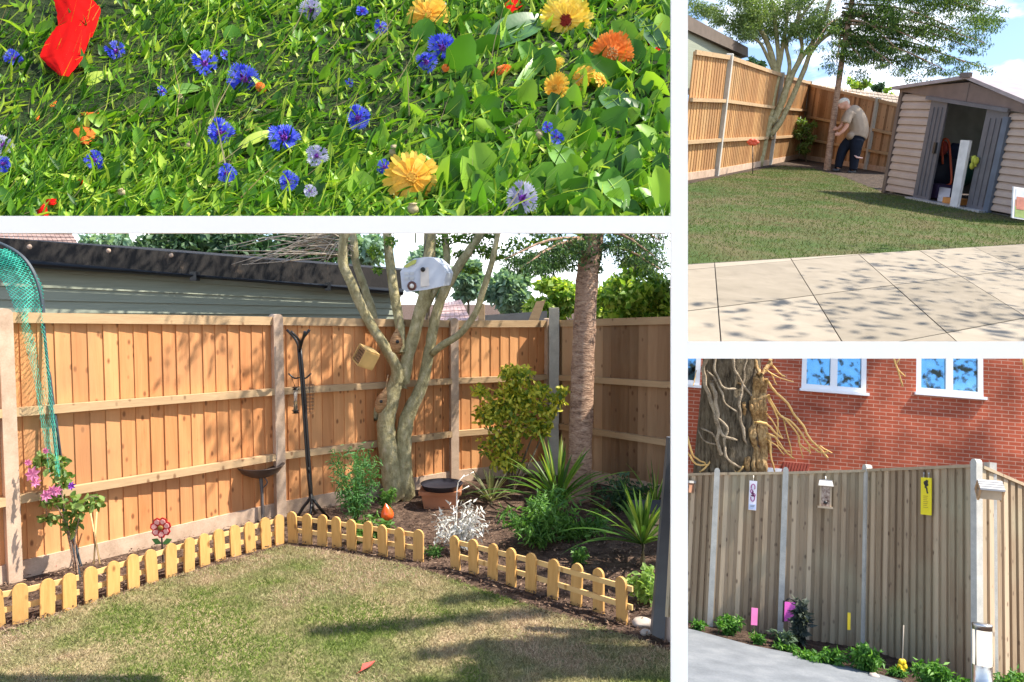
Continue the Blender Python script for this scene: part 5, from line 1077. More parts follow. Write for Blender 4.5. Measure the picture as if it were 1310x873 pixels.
for s0, s1, h0 in ((-.1, sA, hE), (Wd+.1, sA, hR)):
    rf_.hexa([P3(s0, -.14, h0-.03), P3(s1, -.14, zr-.01), P3(s1, dep+.1, zr-.01), P3(s0, dep+.1, h0-.03)], [P3(s0, -.14, h0+.02), P3(s1, -.14, zr+.04), P3(s1, dep+.1, zr+.04), P3(s0, dep+.1, h0+.02)])
ro_ = rf_.build('roof', plain('pinkish_roof', (.34, .27, .27), .4, bump=.02), parent=sh)
m_ = MB(); m_.obox(P3(sA, -.14, zr+.04), fx*.09, fy*.03, Vector((0, 0, .035))); m_.build('ridge_cap', TRM, parent=ro_)
m_ = MB(); m_.bar(P3(sD0-.1, -.07, T(sD0)-.06), P3(sD1+.1, -.07, T(sD1)-.06), .05, .06); m_.build('door_track', TRG, parent=sh)
sL, _ = onfront(1191, 258); sR, _ = onfront(1243, 268)
def doorp(s0, s1, name, d0=-.05):
    m_ = MB(); m_.hexa([P3(s0, d0, .03), P3(s1, d0, .03), P3(s1, d0+.03, .03), P3(s0, d0+.03, .03)], [P3(s0, d0, T(s0)-.07), P3(s1, d0, T(s1)-.07), P3(s1, d0+.03, T(s1)-.07), P3(s0, d0+.03, T(s0)-.07)])
    for q in (.25, .5, .75): m_.obox(P3(s0+(s1-s0)*q, d0-.006, T(s0)/2-.06), fx*.01, fy*.006, Vector((0, 0, T(s0)/2-.14)))
    return m_.build(name, TRG, parent=sh)
dl = doorp(sD0-.02, sL, 'sliding_door'); dr_ = doorp(sR-.06, sD1+.06, 'sliding_door', -.045)
m_ = MB(); m_.obox(P3(sL-.06, -.07, hE*.48), fx*.025, fy*.015, Vector((0, 0, .08))); m_.build('handle', M['black'], parent=dl)
m_ = MB(); m_.obox(P3(sD1+.06, -.04, T(sD1)/2-.06), fx*.05, fy*.03, Vector((0, 0, T(sD1)/2-.08))); m_.build('door_frame', plain('blue_grey_trim', (.10, .12, .16), .45, bump=.02), parent=sh)
m_ = MB(); m_.obox(P3((sD0+sD1)/2, -.1, .02), fx*((sD1-sD0)/2+.06), fy*.06, Vector((0, 0, .02))); m_.build('threshold', plain('alloy_sill', (.55, .55, .56), .4, metal=.6), parent=sh)
m_ = MB(); m_.hexa([P3(.05, 0, .01), P3(Wd-.05, 0, .01), P3(Wd-.05, dep, .01), P3(.05, dep, .01)], [P3(.05, 0, .03), P3(Wd-.05, 0, .03), P3(Wd-.05, dep, .03), P3(.05, dep, .03)]); m_.build('floor_panel', plain('shed_floor', (.12, .10, .09), .9), parent=sh)
# things in the doorway
s0, z0 = onfront(1236, 262); s1, z1 = onfront(1243, 180)
m_ = MB(); m_.prism([P3(s0-.10, -.18, .03), P3(s0+.06, -.18, .03), P3(s1+.12, -.12, z1), P3(s1-.07, -.12, z1)], fy*.04); tag(m_.build('pale_plank', plain('white_board', (.66, .62, .60), .5), st=SC), 'tall pale panel leaning in the shed doorway', 'panel')
def fp(px, py, d):
    o, r = SC.o, SC.ray(px, py); return o+r*((a+fy*d-o).dot(fy)/r.dot(fy))
rd = thing(SC, 'tool_trolley', 'red tubular tool frame standing inside the shed doorway', 'tool trolley', P3(onfront(1200, 238)[0], .5, .03)); m_ = MB()
m_.tube([fp(1192, 238, .4), fp(1212, 237, .4), fp(1217, 231, .4), fp(1216, 205, .4), fp(1214, 182, .4), fp(1208, 178, .4), fp(1206, 188, .4), fp(1206, 210, .4)], .016, 7, 4); m_.build('tube_frame', plain('orange_red_tube', (.70, .12, .05), .4), parent=rd)
m_ = MB(); m_.lathe([(0, -.03), (.10, -.03), (.12, 0), (.10, .03), (0, .03)], fp(1206, 190, .42), 14, fy); m_.build('hose_reel', plain('dark_red_reel', (.35, .05, .04), .5), parent=rd)
def blob(name, lab, cat_, px, py, r, col, d=.6, sq=(1, .8, 1.2)):
    c = fp(px, py, d); m_ = MB(); c.z = max(c.z, r*sq[2]+.03); m_.ell(c, (r*sq[0], r*sq[1], r*sq[2]), 14, 9)
    for i in range(len(m_.v)): m_.v[i] += Vector((math.sin(i*1.3), math.cos(i*2.1), math.sin(i*.7)))*r*.08
    tag(m_.build(name, plain(name+'_skin', col, .6, var=.3), st=SC), lab, cat_)
blob('black_bag', 'black garden waste bag inside the shed doorway', 'bag', 1203, 222, .26, (.02, .025, .045)); blob('green_bag', 'dark green bag behind the pale panel in the shed', 'bag', 1228, 222, .20, (.03, .12, .09), 1.0); blob('blue_bag', 'navy blue bundle at the back of the shed behind the tool frame', 'bundle', 1218, 196, .16, (.03, .05, .14), 1.1)
m_ = MB(); c = fp(1207, 252, .15); m_.obox(c+Vector((0, 0, .02)), fx*.13, Vector((.05, .1, .06)), Vector((0, 0, .05))); tag(m_.build('white_bag', plain('white_sack', (.62, .55, .56), .7), st=SC), 'crumpled white packet on the shed floor', 'packet')
m_ = MB(); c = fp(1222, 258, .12); m_.obox(c, fx*.12, fy*.12, Vector((0, 0, .05))); tag(m_.build('orange_box', plain('orange_carton', (.60, .24, .06), .7), st=SC), 'low orange carton on the shed floor', 'carton')
m_ = MB(); c = fp(1200, 244, .3); m_.obox(c, fx*.16, fy*.14, Vector((0, 0, .10))); tag(m_.build('purple_crate', plain('purple_plastic', (.06, .04, .10), .6), st=SC), 'dark purple crate under the tool frame', 'crate')
m_ = MB(); m_.obox(fp(1205, 165, 1.6), fx*.14, fy*.05, Vector((0, 0, .75))); tag(m_.build('leaning_board', plain('dusty_board', (.52, .44, .36), .8), st=SC), 'dusty beige board standing at the back of the shed', 'board')
gl = thing(SC, 'garden_gloves', 'yellow green gloves hung on the sliding door edge', 'gloves', fp(1246, 215, -.1)); m_ = MB()
for px, py in ((1246, 204), (1244, 212), (1249, 206)): m_.ell(fp(px, py, -.09), (.04, .025, .055), 8, 6)
for px, py in ((1243, 200), (1250, 202), (1241, 215), (1248, 213)): m_.tube([fp(1246, 207, -.09), fp(px, py, -.11)], .014, 6)
m_.build('fabric', plain('yellow_glove', (.45, .45, .06), .8), parent=gl)
# picture card against the shed
pc = thing(SC, 'picture_card', 'white bordered picture card leaning against the right of the shed', 'picture card', SC.g(1303, 290)); tt_ = SC.t(SC.g(1302, 290)); m_ = MB(); C_ = [SC.at(1295, 279, tt_), SC.at(1345, 287, tt_), SC.at(1345, 246, tt_+.08), SC.at(1297, 239, tt_+.08)]
m_.prism(C_, Vector((0, .03, 0))); m_.build('board', plain('white_card', (.75, .73, .72), .5), parent=pc)
def bil(u, v): return (C_[0].lerp(C_[1], u)).lerp(C_[3].lerp(C_[2], u), v)
for (u0, u1, v0, v1, col, nm) in ((.05, .95, .05, .38, (.28, .36, .10), 'printed_lawn'), (.05, .95, .38, .60, (.45, .22, .13), 'printed_field'), (.05, .95, .60, .95, (.58, .60, .62), 'printed_sky'), (.08, .28, .3, .7, (.50, .18, .12), 'printed_shape'), (.42, .55, .2, .62, (.60, .30, .30), 'printed_shape')):
    m_ = MB(); o_ = .004 if nm != 'printed_shape' else .007; m_.prism([bil(u0, v0)-Vector((0, o_, 0)), bil(u1, v0)-Vector((0, o_, 0)), bil(u1, v1)-Vector((0, o_, 0)), bil(u0, v1)-Vector((0, o_, 0))], Vector((0, .002, 0))); m_.build(nm, plain(nm, col, .5, var=.25, scale=9), parent=pc)

# person: grey haired, tan shirt, navy trousers, bending towards the tree trunk
tm = SC.t(SC.g(1089, 221)); mp_ = lambda x, y, d=0: SC.at(1020+x/6.715, 100+y/6.715, tm+d); px_ = tm/1000/6.715
man = thing(SC, 'person', 'grey haired person in a loose tan shirt and navy trousers bending towards the slender trunk', 'person', SC.g(1089, 222))
def body(name, parts, m, vox, parent):
    m_ = MB()
    for kind, *a_ in parts:
        if kind == 't': pts, rad = a_; m_.tube([mp_(*p) for p in pts], [r*px_ for r in rad], 12, 4)
        else: p, r, tilt = a_; m_.ell(mp_(*p), (r[0]*px_, r[1]*px_, r[2]*px_), 16, 12, Euler((0, tilt, 0)).to_matrix())
    o = m_.build(name, m, parent=parent); md = o.modifiers.new('r', 'REMESH'); md.mode = 'VOXEL'; md.voxel_size = vox; md.use_smooth_shade = True
    s = o.modifiers.new('s', 'SMOOTH'); s.iterations = 3; s.factor = .5; return o
SKN = plain('skin', (.56, .30, .21), .6, .3, var=.08)
hand = []
for hx, hy, d in ((350, 486, -.16), (338, 440, .14)):
    hand += [('e', (hx, hy, d), (20, 13, 15), .3)]
    for k in range(4): hand.append(('t', [(hx-8, hy-9+k*6, d), (hx-22, hy-10+k*7, d), (hx-30, hy-3+k*6, d+(.02 if k else 0))], [5.5, 5, 4]))
    hand.append(('t', [(hx+2, hy-8, d), (hx-6, hy-22, d), (hx-16, hy-26, d)], [6, 5, 4]))
body('body', [('e', (402, 222), (44, 36, 50), -.25), ('e', (385, 246), (26, 24, 26), -.2), ('t', [(362, 226), (352, 236), (358, 246)], [7, 7, 5]), ('e', (420, 228, -.085), (7, 5, 12), 0), ('e', (420, 228, .085), (7, 5, 12), 0),
              ('t', [(412, 240), (440, 262), (462, 290)], [28, 28, 34]),
              ('t', [(470, 290), (505, 380), (520, 480), (510, 525)], [60, 66, 58, 38]),
              ('t', [(450, 300, -.18), (432, 360, -.2), (422, 415, -.2), (385, 462, -.18), (355, 484, -.16)], [26, 22, 19, 16, 11]), ('t', [(440, 300, .16), (405, 360, .17), (388, 400, .16), (362, 425, .15), (345, 438, .14)], [24, 20, 17, 14, 10]),
              ('t', [(520, 525, -.08), (500, 620, -.09), (488, 720, -.09), (480, 800, -.09)], [36, 28, 22, 18]), ('t', [(490, 525, .09), (408, 590, .1), (370, 680, .1), (350, 785, .1)], [36, 28, 22, 18])]+hand, SKN, .017, man)
body('hair', [('e', (398, 206), (46, 38, 36), -.25), ('e', (425, 212), (24, 34, 34), -.2)], plain('grey_hair', (.62, .56, .48), .9, .2, var=.2, scale=30), .02, man)
body('shirt', [('t', [(448, 258), (480, 292), (515, 370), (530, 460), (515, 520)], [38, 66, 80, 80, 76]), ('e', (478, 300), (64, 70, 60), .3), ('t', [(456, 290, -.19), (434, 345, -.21), (418, 392, -.21)], [42, 36, 33]), ('t', [(448, 290, .18), (412, 345, .19), (400, 385, .18)], [38, 32, 30]), ('e', (452, 500, -.05), (28, 50, 34), .2)],
     noisy('tan_shirt', [(.3, (.30, .23, .17)), (.7, (.42, .33, .25))], ns=3, rough=.9, bump=.3, bdist=.03), .02, man)
body('trousers', [('t', [(515, 500), (505, 545)], [70, 64]), ('t', [(515, 520, -.06), (500, 620, -.09), (488, 720, -.09), (480, 795, -.09)], [62, 48, 39, 33]), ('t', [(488, 520, .06), (408, 590, .1), (370, 680, .1), (350, 775, .1)], [62, 47, 38, 32])], plain('navy_cloth', (.006, .009, .018), .85, .2, var=.3), .02, man)
for d, x0, y0, nm in ((-.09, 470, 812, 'shoe'), (.10, 338, 795, 'shoe')): body(nm, [('e', (x0-6, y0, d), (44, 20, 17), .05), ('e', (x0+14, y0-8, d), (22, 20, 20), 0)], M['black'], .02, man)
m_ = MB(); q = mp_(530, 690, -.25)
m_.tube([mp_(490, 665, -.2), mp_(515, 682, -.25), mp_(560, 688, -.25)], [.012, .02, .012], 6, 3); tag(m_.build('hand_tool', plain('pale_pink_plastic', (.75, .5, .45), .5), st=SC), 'pale pink handled tool poking out behind the knees of the person', 'tool')
# ------------------------------------------------------------------ yard with weathered fence below a brick house
dg = lambda px, py: SD.g(px, py)
def sheetpx(st, name, pts, m, z): return sheet(st, name, [st.g(*p) for p in pts], m, z)
sheetpx(SD, 'yard_soil', [(864, 790), (1110, 812), (1420, 850), (1420, 1150), (855, 1150)], M['soil'], 0)
sheetpx(SD, 'driveway', [(864, 803), (890, 809), (960, 828), (1010, 838), (1060, 850), (1110, 861), (1152, 874), (1190, 890), (1300, 1000), (1340, 1150), (855, 1150)], noisy('grey_drive', [(.3, (.155, .165, .18)), (.5, (.20, .212, .23)), (.7, (.255, .265, .28))], ns=3.5, fine=50, bump=.25, bdist=.01, rough=.75), .02)
df, DB, DH = fence(SD, 'timber_fence', 'weathered grey brown board fence with concrete posts below the brick wall', [(852, 789, 607), (908, 801, 605), (998, 813, 604), (1106, 829, 601), (1251, 874, 595)], (M['fence_d'], M['fence_d'], M['concrete_grey'], M['concrete_grey']), rails=(), bw=.044, gravel=.0, skip_post=(0,), extra=.055, post_w=.062, ribs=True)
df2, DB2, DH2 = fence(SD, 'timber_fence', 'weathered fence returning away behind the last concrete post', [(1254, 872, 596), (1345, 860, 634)], (M['fence_d'], M['fence_d'], M['concrete_grey'], M['concrete_grey']), rails=(), bw=.07, gravel=.0, skip_post=(0, 1), extra=.05, ribs=True)
boxpost(SD, 'fence_post', 'second concrete post just behind the tall right one', 1266, 868, 592, .07, M['concrete_grey'])
# brick house
o0 = SD.at(1085, 530, 10.6); yaw = .10; wx = Vector((math.cos(yaw), -math.sin(yaw), 0)); wn = Vector((-math.sin(yaw), -math.cos(yaw), 0)); wz = Vector((0, 0, 1))
def onwall(px, py, off=0):
    r = SD.ray(px, py); t = (o0+wn*off-SD.o).dot(wn)/r.dot(wn); p = SD.o+r*t; return (p-o0).dot(wx), (p-o0).z
WP = lambda s, z, off=0: o0+wx*s+wz*z+wn*off
house = thing(SD, 'brick_house', 'red brick house wall with white casement windows rising behind the weathered fence', 'house', WP(0, -2.2))
m, n, L, b = base('red_brick', .9, .15); t = n.new('ShaderNodeTexCoord'); br = n.new('ShaderNodeTexBrick'); br.inputs['Color1'].default_value = (.44, .10, .052, 1); br.inputs['Color2'].default_value = (.34, .075, .038, 1); br.inputs['Mortar'].default_value = (.52, .28, .20, 1)
br.inputs['Scale'].default_value = 1; br.inputs['Brick Width'].default_value = .165; br.inputs['Row Height'].default_value = .0515; br.inputs['Mortar Size'].default_value = .0055; br.inputs['Bias'].default_value = -.1
cx_ = n.new('ShaderNodeSeparateXYZ'); cc = n.new('ShaderNodeCombineXYZ'); dt = n.new('ShaderNodeVectorMath'); dt.operation = 'DOT_PRODUCT'; dt.inputs[1].default_value = tuple(wx)
L(t.outputs['Object'], dt.inputs[0]); L(t.outputs['Object'], cx_.inputs[0]); L(dt.outputs['Value'], cc.inputs['X']); L(cx_.outputs['Z'], cc.inputs['Y']); L(cc.outputs[0], br.inputs['Vector'])
zn = n.new('ShaderNodeTexNoise'); zn.inputs['Scale'].default_value = 2.5; zn.inputs['Detail'].default_value = 7; L(t.outputs['Object'], zn.inputs['Vector']); rz_ = ramp(n, [(.3, (.62, .60, .60)), (.5, (.95, .95, .95)), (.7, (1.3, 1.25, 1.2))]); L(zn.outputs['Fac'], rz_.inputs['Fac'])
mu = n.new('ShaderNodeMixRGB'); mu.blend_type = 'MULTIPLY'; mu.inputs['Fac'].default_value = 1; L(br.outputs['Color'], mu.inputs['Color1']); L(rz_.outputs['Color'], mu.inputs['Color2']); L(mu.outputs[0], b.inputs['Base Color'])
bp = n.new('ShaderNodeBump'); bp.inputs['Strength'].default_value = .6; bp.inputs['Distance'].default_value = .01; bp.invert = True; L(br.outputs['Fac'], bp.inputs['Height']); L(bp.outputs[0], b.inputs['Normal']); M['brick'] = m
xL = onwall(869, 650)[0]; xR = onwall(1400, 500)[0]
wins = [(1025, 450, 1108, 503), (1172, 450, 1258, 508), (860, 450, 895, 495)]
W_ = []
for x0, y0, x1, y1 in wins:
    sa, _ = onwall(x0, y1-4); sb__, _ = onwall(x1, y1-2); _, zb = onwall((x0+x1)/2, y1-3); W_.append([sa, sb__, zb])
W_[2][0] = xL-.25
ztopL, ztopR = onwall(864, 449)[1], onwall(1400, 449)[1]
zt = lambda s: ztopL+(ztopR-ztopL)*(s-xL)/(xR-xL)-.02
segs = []; zbot = onwall(900, 655)[1]
W_.sort(); x = xL; m_ = MB()
def wallseg(s0, s1, z0, top=None):
    A_ = [WP(s0, z0), WP(s1, z0), WP(s1, top if top is not None else zt(s1)), WP(s0, top if top is not None else zt(s0))]; m_.prism(A_, -wn*.25)
for sa, sb__, zb in W_:
    if sa > x: wallseg(x, sa, zbot)
    wallseg(max(sa, xL), sb__, zbot, zb); x = sb__
wallseg(x, xR, zbot); m_.build('wall', M['brick'], parent=house)
m_ = MB(); m_.prism([WP(xL, zbot, -.26), WP(xR, zbot, -.26), WP(xR, zt(xR)+.0, -.26), WP(xL, zt(xL), -.26)], -wn*.4); m_.build('inner_wall', plain('dim_room', (.05, .05, .06), .9), parent=house)
UP = plain('white_upvc', (.84, .84, .86), .35, .5, var=.01, bump=0)
gm, n_, L_, b_ = base('painted_reflection_glass', .05, .6, metal=.9); t_ = n_.new('ShaderNodeTexCoord'); z_ = n_.new('ShaderNodeTexNoise'); z_.inputs['Scale'].default_value = 9; z_.inputs['Detail'].default_value = 5; L_(t_.outputs['Object'], z_.inputs['Vector'])
r_ = ramp(n_, [(.38, (.06, .06, .04)), (.45, (.16, .30, .42)), (.49, (.22, .48, .68)), (.8, (.30, .58, .80))]); L_(z_.outputs['Fac'], r_.inputs['Fac']); L_(r_.outputs['Color'], b_.inputs['Base Color'])  # dark and blue blotches paint tree and sky reflections into the panes
for sa, sb__, zb in W_:
    w = thing; f_ = .065; top = max(zt(sa), zt(sb__))
    m_ = MB(); tp = lambda s: zt(s)-.003
    def fbar(s0, s1, z0, z1a, z1b=None, o=.0, d=.09): m_.prism([WP(s0, z0, o), WP(s1, z0, o), WP(s1, z1b if z1b is not None else z1a, o), WP(s0, z1a, o)], -wn*d)
    s_lo = max(sa, xL)
    mid = (sa+sb__)/2
    fbar(s_lo, sb__, zb, zb+f_); fbar(sb__-f_, sb__, zb+f_, tp(sb__-f_), tp(sb__))
    if sa > xL: fbar(sa, sa+f_, zb+f_, tp(sa), tp(sa+f_)); fbar(mid-f_*.7, mid+f_*.7, zb+f_, tp(mid-f_*.7), tp(mid+f_*.7))
    wf = m_.build('window', UP, parent=house)
    m_ = MB(); fbar(s_lo, sb__, zb+f_*.5, tp(s_lo), tp(sb__), -.03, .01); m_.build('pane', gm, parent=wf)
    m_ = MB(); m_.prism([WP(s_lo-(.03 if sa > xL else 0), zb-.04, .05), WP(sb__+.03, zb-.04, .05), WP(sb__+.03, zb-.002, .05), WP(s_lo-(.03 if sa > xL else 0), zb-.002, .05)], -wn*.14); m_.build('sill', UP, parent=wf)
# white sill and soldier course just over the fence
s0, z0 = onwall(981, 604, .05); s1, _ = onwall(1004, 604, .05)
m_ = MB(); m_.prism([WP(s0, z0-.25, .03), WP(s1, z0-.25, .03), WP(s1, z0+.06, .03), WP(s0, z0+.06, .03)], -wn*.06); m_.build('lower_window_frame', UP, parent=house)
m_ = MB(); s0, z0 = onwall(998, 601, .03); s1, _ = onwall(1032, 601, .03)
for i in range(9):
    u0 = s0+(s1-s0)*i/9; u1 = u0+(s1-s0)/9*.8; m_.prism([WP(u0, z0-.1, .03), WP(u1, z0-.1, .03), WP(u1+.05, z0+.11, .03), WP(u0+.05, z0+.11, .03)], -wn*.029)
m_.build('soldier_course', plain('arch_brick', (.38, .08, .05), .9), parent=house)
# old trunk with ivy stems
tT = 9.35; ty = thing(SD, 'ivy_tree', 'broad old tree trunk wrapped in bare ivy stems between fence and brick wall', 'tree', Vector((SD.at(930, 800, tT).x, SD.at(930, 800, tT).y, -1.5)))
zc = lambda x, y: (880+x/5.633, 455+y/5.633)
m_ = MB(); m_.tube([SD.at(928, 700, tT+.3), SD.at(929, 620, tT+.3), SD.at(931, 560, tT+.3), SD.at(934, 500, tT+.3), SD.at(937, 445, tT+.3)], [.42, .40, .37, .34, .34], 28, 5)
for i, v in enumerate(m_.v): a_ = i % 28; m_.v[i] = v+Vector((math.sin(a_*2.1)*.02, math.cos(a_*1.7)*.02, 0))
m_.build('trunk', M['bark_d'], parent=ty)
IVY = noisy('sunlit_ivy_stem', [(.3, (.20, .11, .05)), (.5, (.62, .38, .16)), (.7, (.88, .64, .34))], scale=(6, 6, 1.5), ns=5, bump=1); IVG = noisy('grey_ivy_stem', [(.3, (.22, .16, .10)), (.7, (.56, .45, .32))], ns=8, bump=1)  # gold of the first set paints right-hand sunlight into the stems
m_ = MB()
for P, r0 in [([(135, -20), (110, 150), (180, 380), (240, 560), (360, 610)], .022), ([(190, -20), (200, 120), (260, 230), (350, 240)], .016), ([(310, -20), (350, 130), (400, 210), (460, 300)], .018), ([(170, 180), (200, 320), (220, 520), (215, 650), (250, 720)], .03),
              ([(240, 260), (270, 340), (350, 410)], .012), ([(80, 520), (170, 560), (210, 600)], .014), ([(70, 540), (130, 620), (200, 640)], .012), ([(200, 430), (280, 520), (260, 650), (300, 760), (400, 820)], .02), ([(380, 250), (375, 420), (420, 640)], .02), ([(140, 110), (220, 210), (260, 330)], .016), ([(150, -20), (120, 80), (135, 220), (210, 420)], .018), ([(420, 0), (410, 100), (380, 330)], .014)]:
    q = cr([p+(0,) for p in P], 6); pts = []
    for x, y, _ in q:
        X, Y = zc(x, y); k = (X-932)/42; dd = -.40*math.sqrt(max(0, 1-min(1, k*k)))
        pts.append(SD.at(X+math.sin(y*.05)*1.0, Y, tT+.28+dd))
    m_.tube(pts, [r0*random.uniform(.65, 1.0) for _ in range(len(pts)-1)]+[r0*.4], 6)
m_.build('ivy_stems', IVG, parent=ty)
m_ = MB()
for P, r0 in [([(470, 20), (500, 90), (520, 140)], .028), ([(600, 30), (570, 90), (535, 140)], .028), ([(500, 140), (475, 260), (480, 460), (470, 600), (500, 700), (520, 870)], .040), ([(530, 130), (520, 300), (530, 500), (540, 700), (545, 870)], .044), ([(555, 170), (550, 320), (560, 480), (585, 650), (600, 700)], .032),
              ([(400, 340), (410, 420), (390, 520)], .026), ([(455, 330), (470, 430), (455, 560), (470, 660), (430, 760), (440, 870)], .032), ([(400, 640), (420, 760), (430, 870)], .036), ([(500, 130), (498, 300), (510, 470), (520, 640)], .03), ([(430, 240), (470, 300)], .016), ([(360, 200), (440, 250), (480, 290)], .018), ([(545, 480), (560, 640), (560, 860)], .03), ([(490, 660), (470, 760), (490, 870)], .034)]:
    pts = []
    for x, y, _ in cr([p+(0,) for p in P], 5): X, Y = zc(x, y); pts.append(SD.at(X+math.sin(y*.07+x)*.8, Y, tT-.02+.06*math.sin(y*.03)))
    m_.tube(pts, [r0*random.uniform(.6, 1.15) for _ in pts], 7)
m_.build('sunlit_stems', IVY, parent=ty)
TWG = plain('sunlit_tan_twigs', (.80, .50, .18), .8, .2)  # bright tan stands in for sunlight on the twigs
for P, r0 in [([(565, 170), (620, 250), (720, 350), (760, 420), (830, 510), (880, 600), (940, 660), (1010, 740)], .012), ([(580, 280), (640, 400), (700, 460), (790, 560), (810, 640), (880, 700)], .010), ([(570, 290), (640, 430), (650, 520), (680, 600)], .008), ([(640, 420), (760, 490), (870, 640), (960, 700), (1010, 690)], .010), ([(480, 480), (560, 490), (620, 550), (680, 600)], .012),
              ([(570, 560), (640, 600), (700, 690), (765, 745)], .010), ([(590, 600), (600, 720), (630, 850)], .009), ([(600, 60), (660, 130), (700, 150)], .008), ([(560, 100), (640, 150), (760, 190)], .006), ([(600, 130), (640, 210)], .006), ([(690, 460), (730, 620), (750, 720)], .007), ([(570, 420), (640, 520), (650, 640), (740, 700)], .007), ([(800, 560), (800, 640), (830, 740)], .006),
              ([(870, 640), (885, 710)], .006), ([(0, 580), (20, 680), (60, 740), (130, 780)], .010), ([(0, 700), (60, 780), (150, 790)], .010), ([(90, 840), (140, 790), (210, 700), (250, 740)], .010), ([(320, 790), (350, 850), (400, 800)], .010), ([(60, 110), (45, 190), (40, 220)], .005), ([(560, 600), (650, 660), (690, 720)], .007), ([(940, 650), (1000, 680), (1040, 700)], .006)]:
    pts = []
    for x, y, _ in cr([p+(0,) for p in P], 4): X, Y = zc(x, y); pts.append(SD.at(X+random.uniform(-.6, .6), Y+random.uniform(-.6, .6), tT-.05+.1*math.sin(x*.01)))
    m_ = MB(); m_.tube(pts, [r0*1.0+r0*.4*(1-i/len(pts)) for i in range(len(pts))], 5); m_.build('twig', TWG, parent=ty)
for grp, lab in (([[(1142, 449), (1147, 470), (1158, 482)], [(1145, 462), (1150, 478), (1155, 495)], [(1160, 449), (1154, 455), (1146, 466)]], 'bare tan twigs hanging before the brick wall between the two windows'), ([[(1307, 449), (1312, 480), (1316, 505)]], 'single bare twig hanging at the right end of the brick wall')):
    m_ = MB()
    for P in grp: m_.tube([SD.at(x, y, 9.3) for x, y in P], .010, 5, 3)
    tag(m_.build('bare_twigs', TWG, st=SD), lab, 'twigs')

# hung on the fence: position on the panel face at a pixel
def onfence(px, py, off=.05):
    for A_, B_ in zip(DB[:-1], DB[1:]):
        d = (B_-A_).normalized(); n_ = Vector((d.y, -d.x, 0)); n_ = n_ if n_.y < 0 else -n_; r = SD.ray(px, py); t = (A_+n_*off-SD.o).dot(n_)/r.dot(n_); p = SD.o+r*t
        if -.001 <= (p-A_).dot(d) <= (B_-A_).length+.001: return p, d, n_
    return p, d, n_
def plate(px, py, w, h, col, name, lab, cat_, off=.06, rough=.35, group=None, par=None):
    p, d, n_ = onfence(px, py, off); t = SD.t(p)/1000; m_ = MB(); c = p; W2, H2 = w*t/2, h*t/2; m_.obox(c, d*W2, n_*.006, Vector((0, 0, H2)))
    return m_, c, d, n_, W2, H2, t
def strokes(sets, c, d, n_, W2, H2, wd, off=.0085):
    m_ = MB()
    for P in sets:
        for (x0, y0), (x1, y1) in zip(P[:-1], P[1:]): m_.bar(c+d*x0*W2+Vector((0, 0, y0*H2))+n_*off, c+d*x1*W2+Vector((0, 0, y1*H2))+n_*off, wd, .002, up=n_.cross(d*(x1-x0)*W2+Vector((0, 0, (y1-y0)*H2))+Vector((1e-5, 0, 1e-5))))
    return m_
# white plaque
m_, c, d, n_, W2, H2, t = plate(963, 634, 9.5, 37, None, '', '', '')
pl = thing(SD, 'white_plaque', 'narrow white plaque with magenta curls hung on the left fence panel', 'sign', c-Vector((0, 0, H2))); m_.build('board', plain('white_glaze', (.80, .76, .82), .3), parent=pl)
arc = lambda cx, cy, rx, ry, a0, a1, k=9: [(cx+rx*math.cos(a0+(a1-a0)*i/k), cy+ry*math.sin(a0+(a1-a0)*i/k)) for i in range(k+1)]
strokes([arc(0, .55, .5, .22, -.6, 3.6), arc(0, -.18, .5, .22, 2.8, 6.9), arc(-.35, .28, .25, .12, 0, 6.28), arc(.4, .02, .22, .1, 0, 6.28)], c, d, n_, W2, H2, .010).build('curl_pattern', plain('magenta_glaze', (.35, .03, .22), .4), parent=pl)
strokes([[(0, .3), (0, -.08)], [(-.4, .12), (.4, .12)], [(-.5, -.02), (.5, -.02)]], c, d, n_, W2, H2, .014, .0105).build('dark_motif', plain('plum_glaze', (.12, .01, .07), .4), parent=pl)
m2 = MB(); m2.obox(c-Vector((0, 0, H2*.76))+n_*.008, d*W2*.9, n_*.002, Vector((0, 0, H2*.17))); m2.build('lower_label', plain('pale_blue_label', (.55, .62, .82), .4), parent=pl)
strokes([[(-.6, -.68), (.6, -.68)], [(-.5, -.76), (.5, -.76)]], c, d, n_, W2, H2, .004, .012).build('fine_lines', M['black'], parent=pl)
m2 = MB(); m2.tube([c+Vector((0, 0, H2)), c+Vector((0, 0, H2+.06))], .007, 5); m2.build('hanger', M['white'], parent=pl)
# yellow plaque
m_, c, d, n_, W2, H2, t = plate(1185, 635, 15, 47, None, '', '', '')
pl = thing(SD, 'yellow_plaque', 'bright yellow plaque with a small black flower emblem hung on the fence', 'sign', c-Vector((0, 0, H2))); m_.build('board', plain('yellow_enamel', (.88, .72, .01), .35, var=.03), parent=pl)
strokes([arc(-.15, .72, .18, .06, 0, 6.28), arc(.18, .78, .16, .06, 0, 6.28), arc(.05, .62, .2, .07, 0, 6.28), arc(.25, .62, .15, .05, 0, 6.28), [(.1, .6), (.0, .48), (.18, .42), (.25, .25), (.4, .15)], [(0, .5), (-.2, .46)], [(-.3, .62), (-.1, .66)], [(.18, .42), (.3, .44)]], c, d, n_, W2, H2, .016).build('flower_emblem', M['black'], parent=pl)
strokes([[(-.45, y), (.45-.1*((k*7) % 3), y)] for k, y in enumerate((0, -.1, -.2, -.3, -.4, -.5, -.6))], c, d, n_, W2, H2, .007).build('fine_lettering', plain('ochre_print', (.50, .36, .02), .5), parent=pl)
m2 = MB()
for sx in (-.5, .5): m2.tube([c+d*W2*sx+Vector((0, 0, H2)), c+d*W2*sx+Vector((0, 0, H2+.05))], .009, 5)
m2.build('hanger', M['white'], parent=pl)
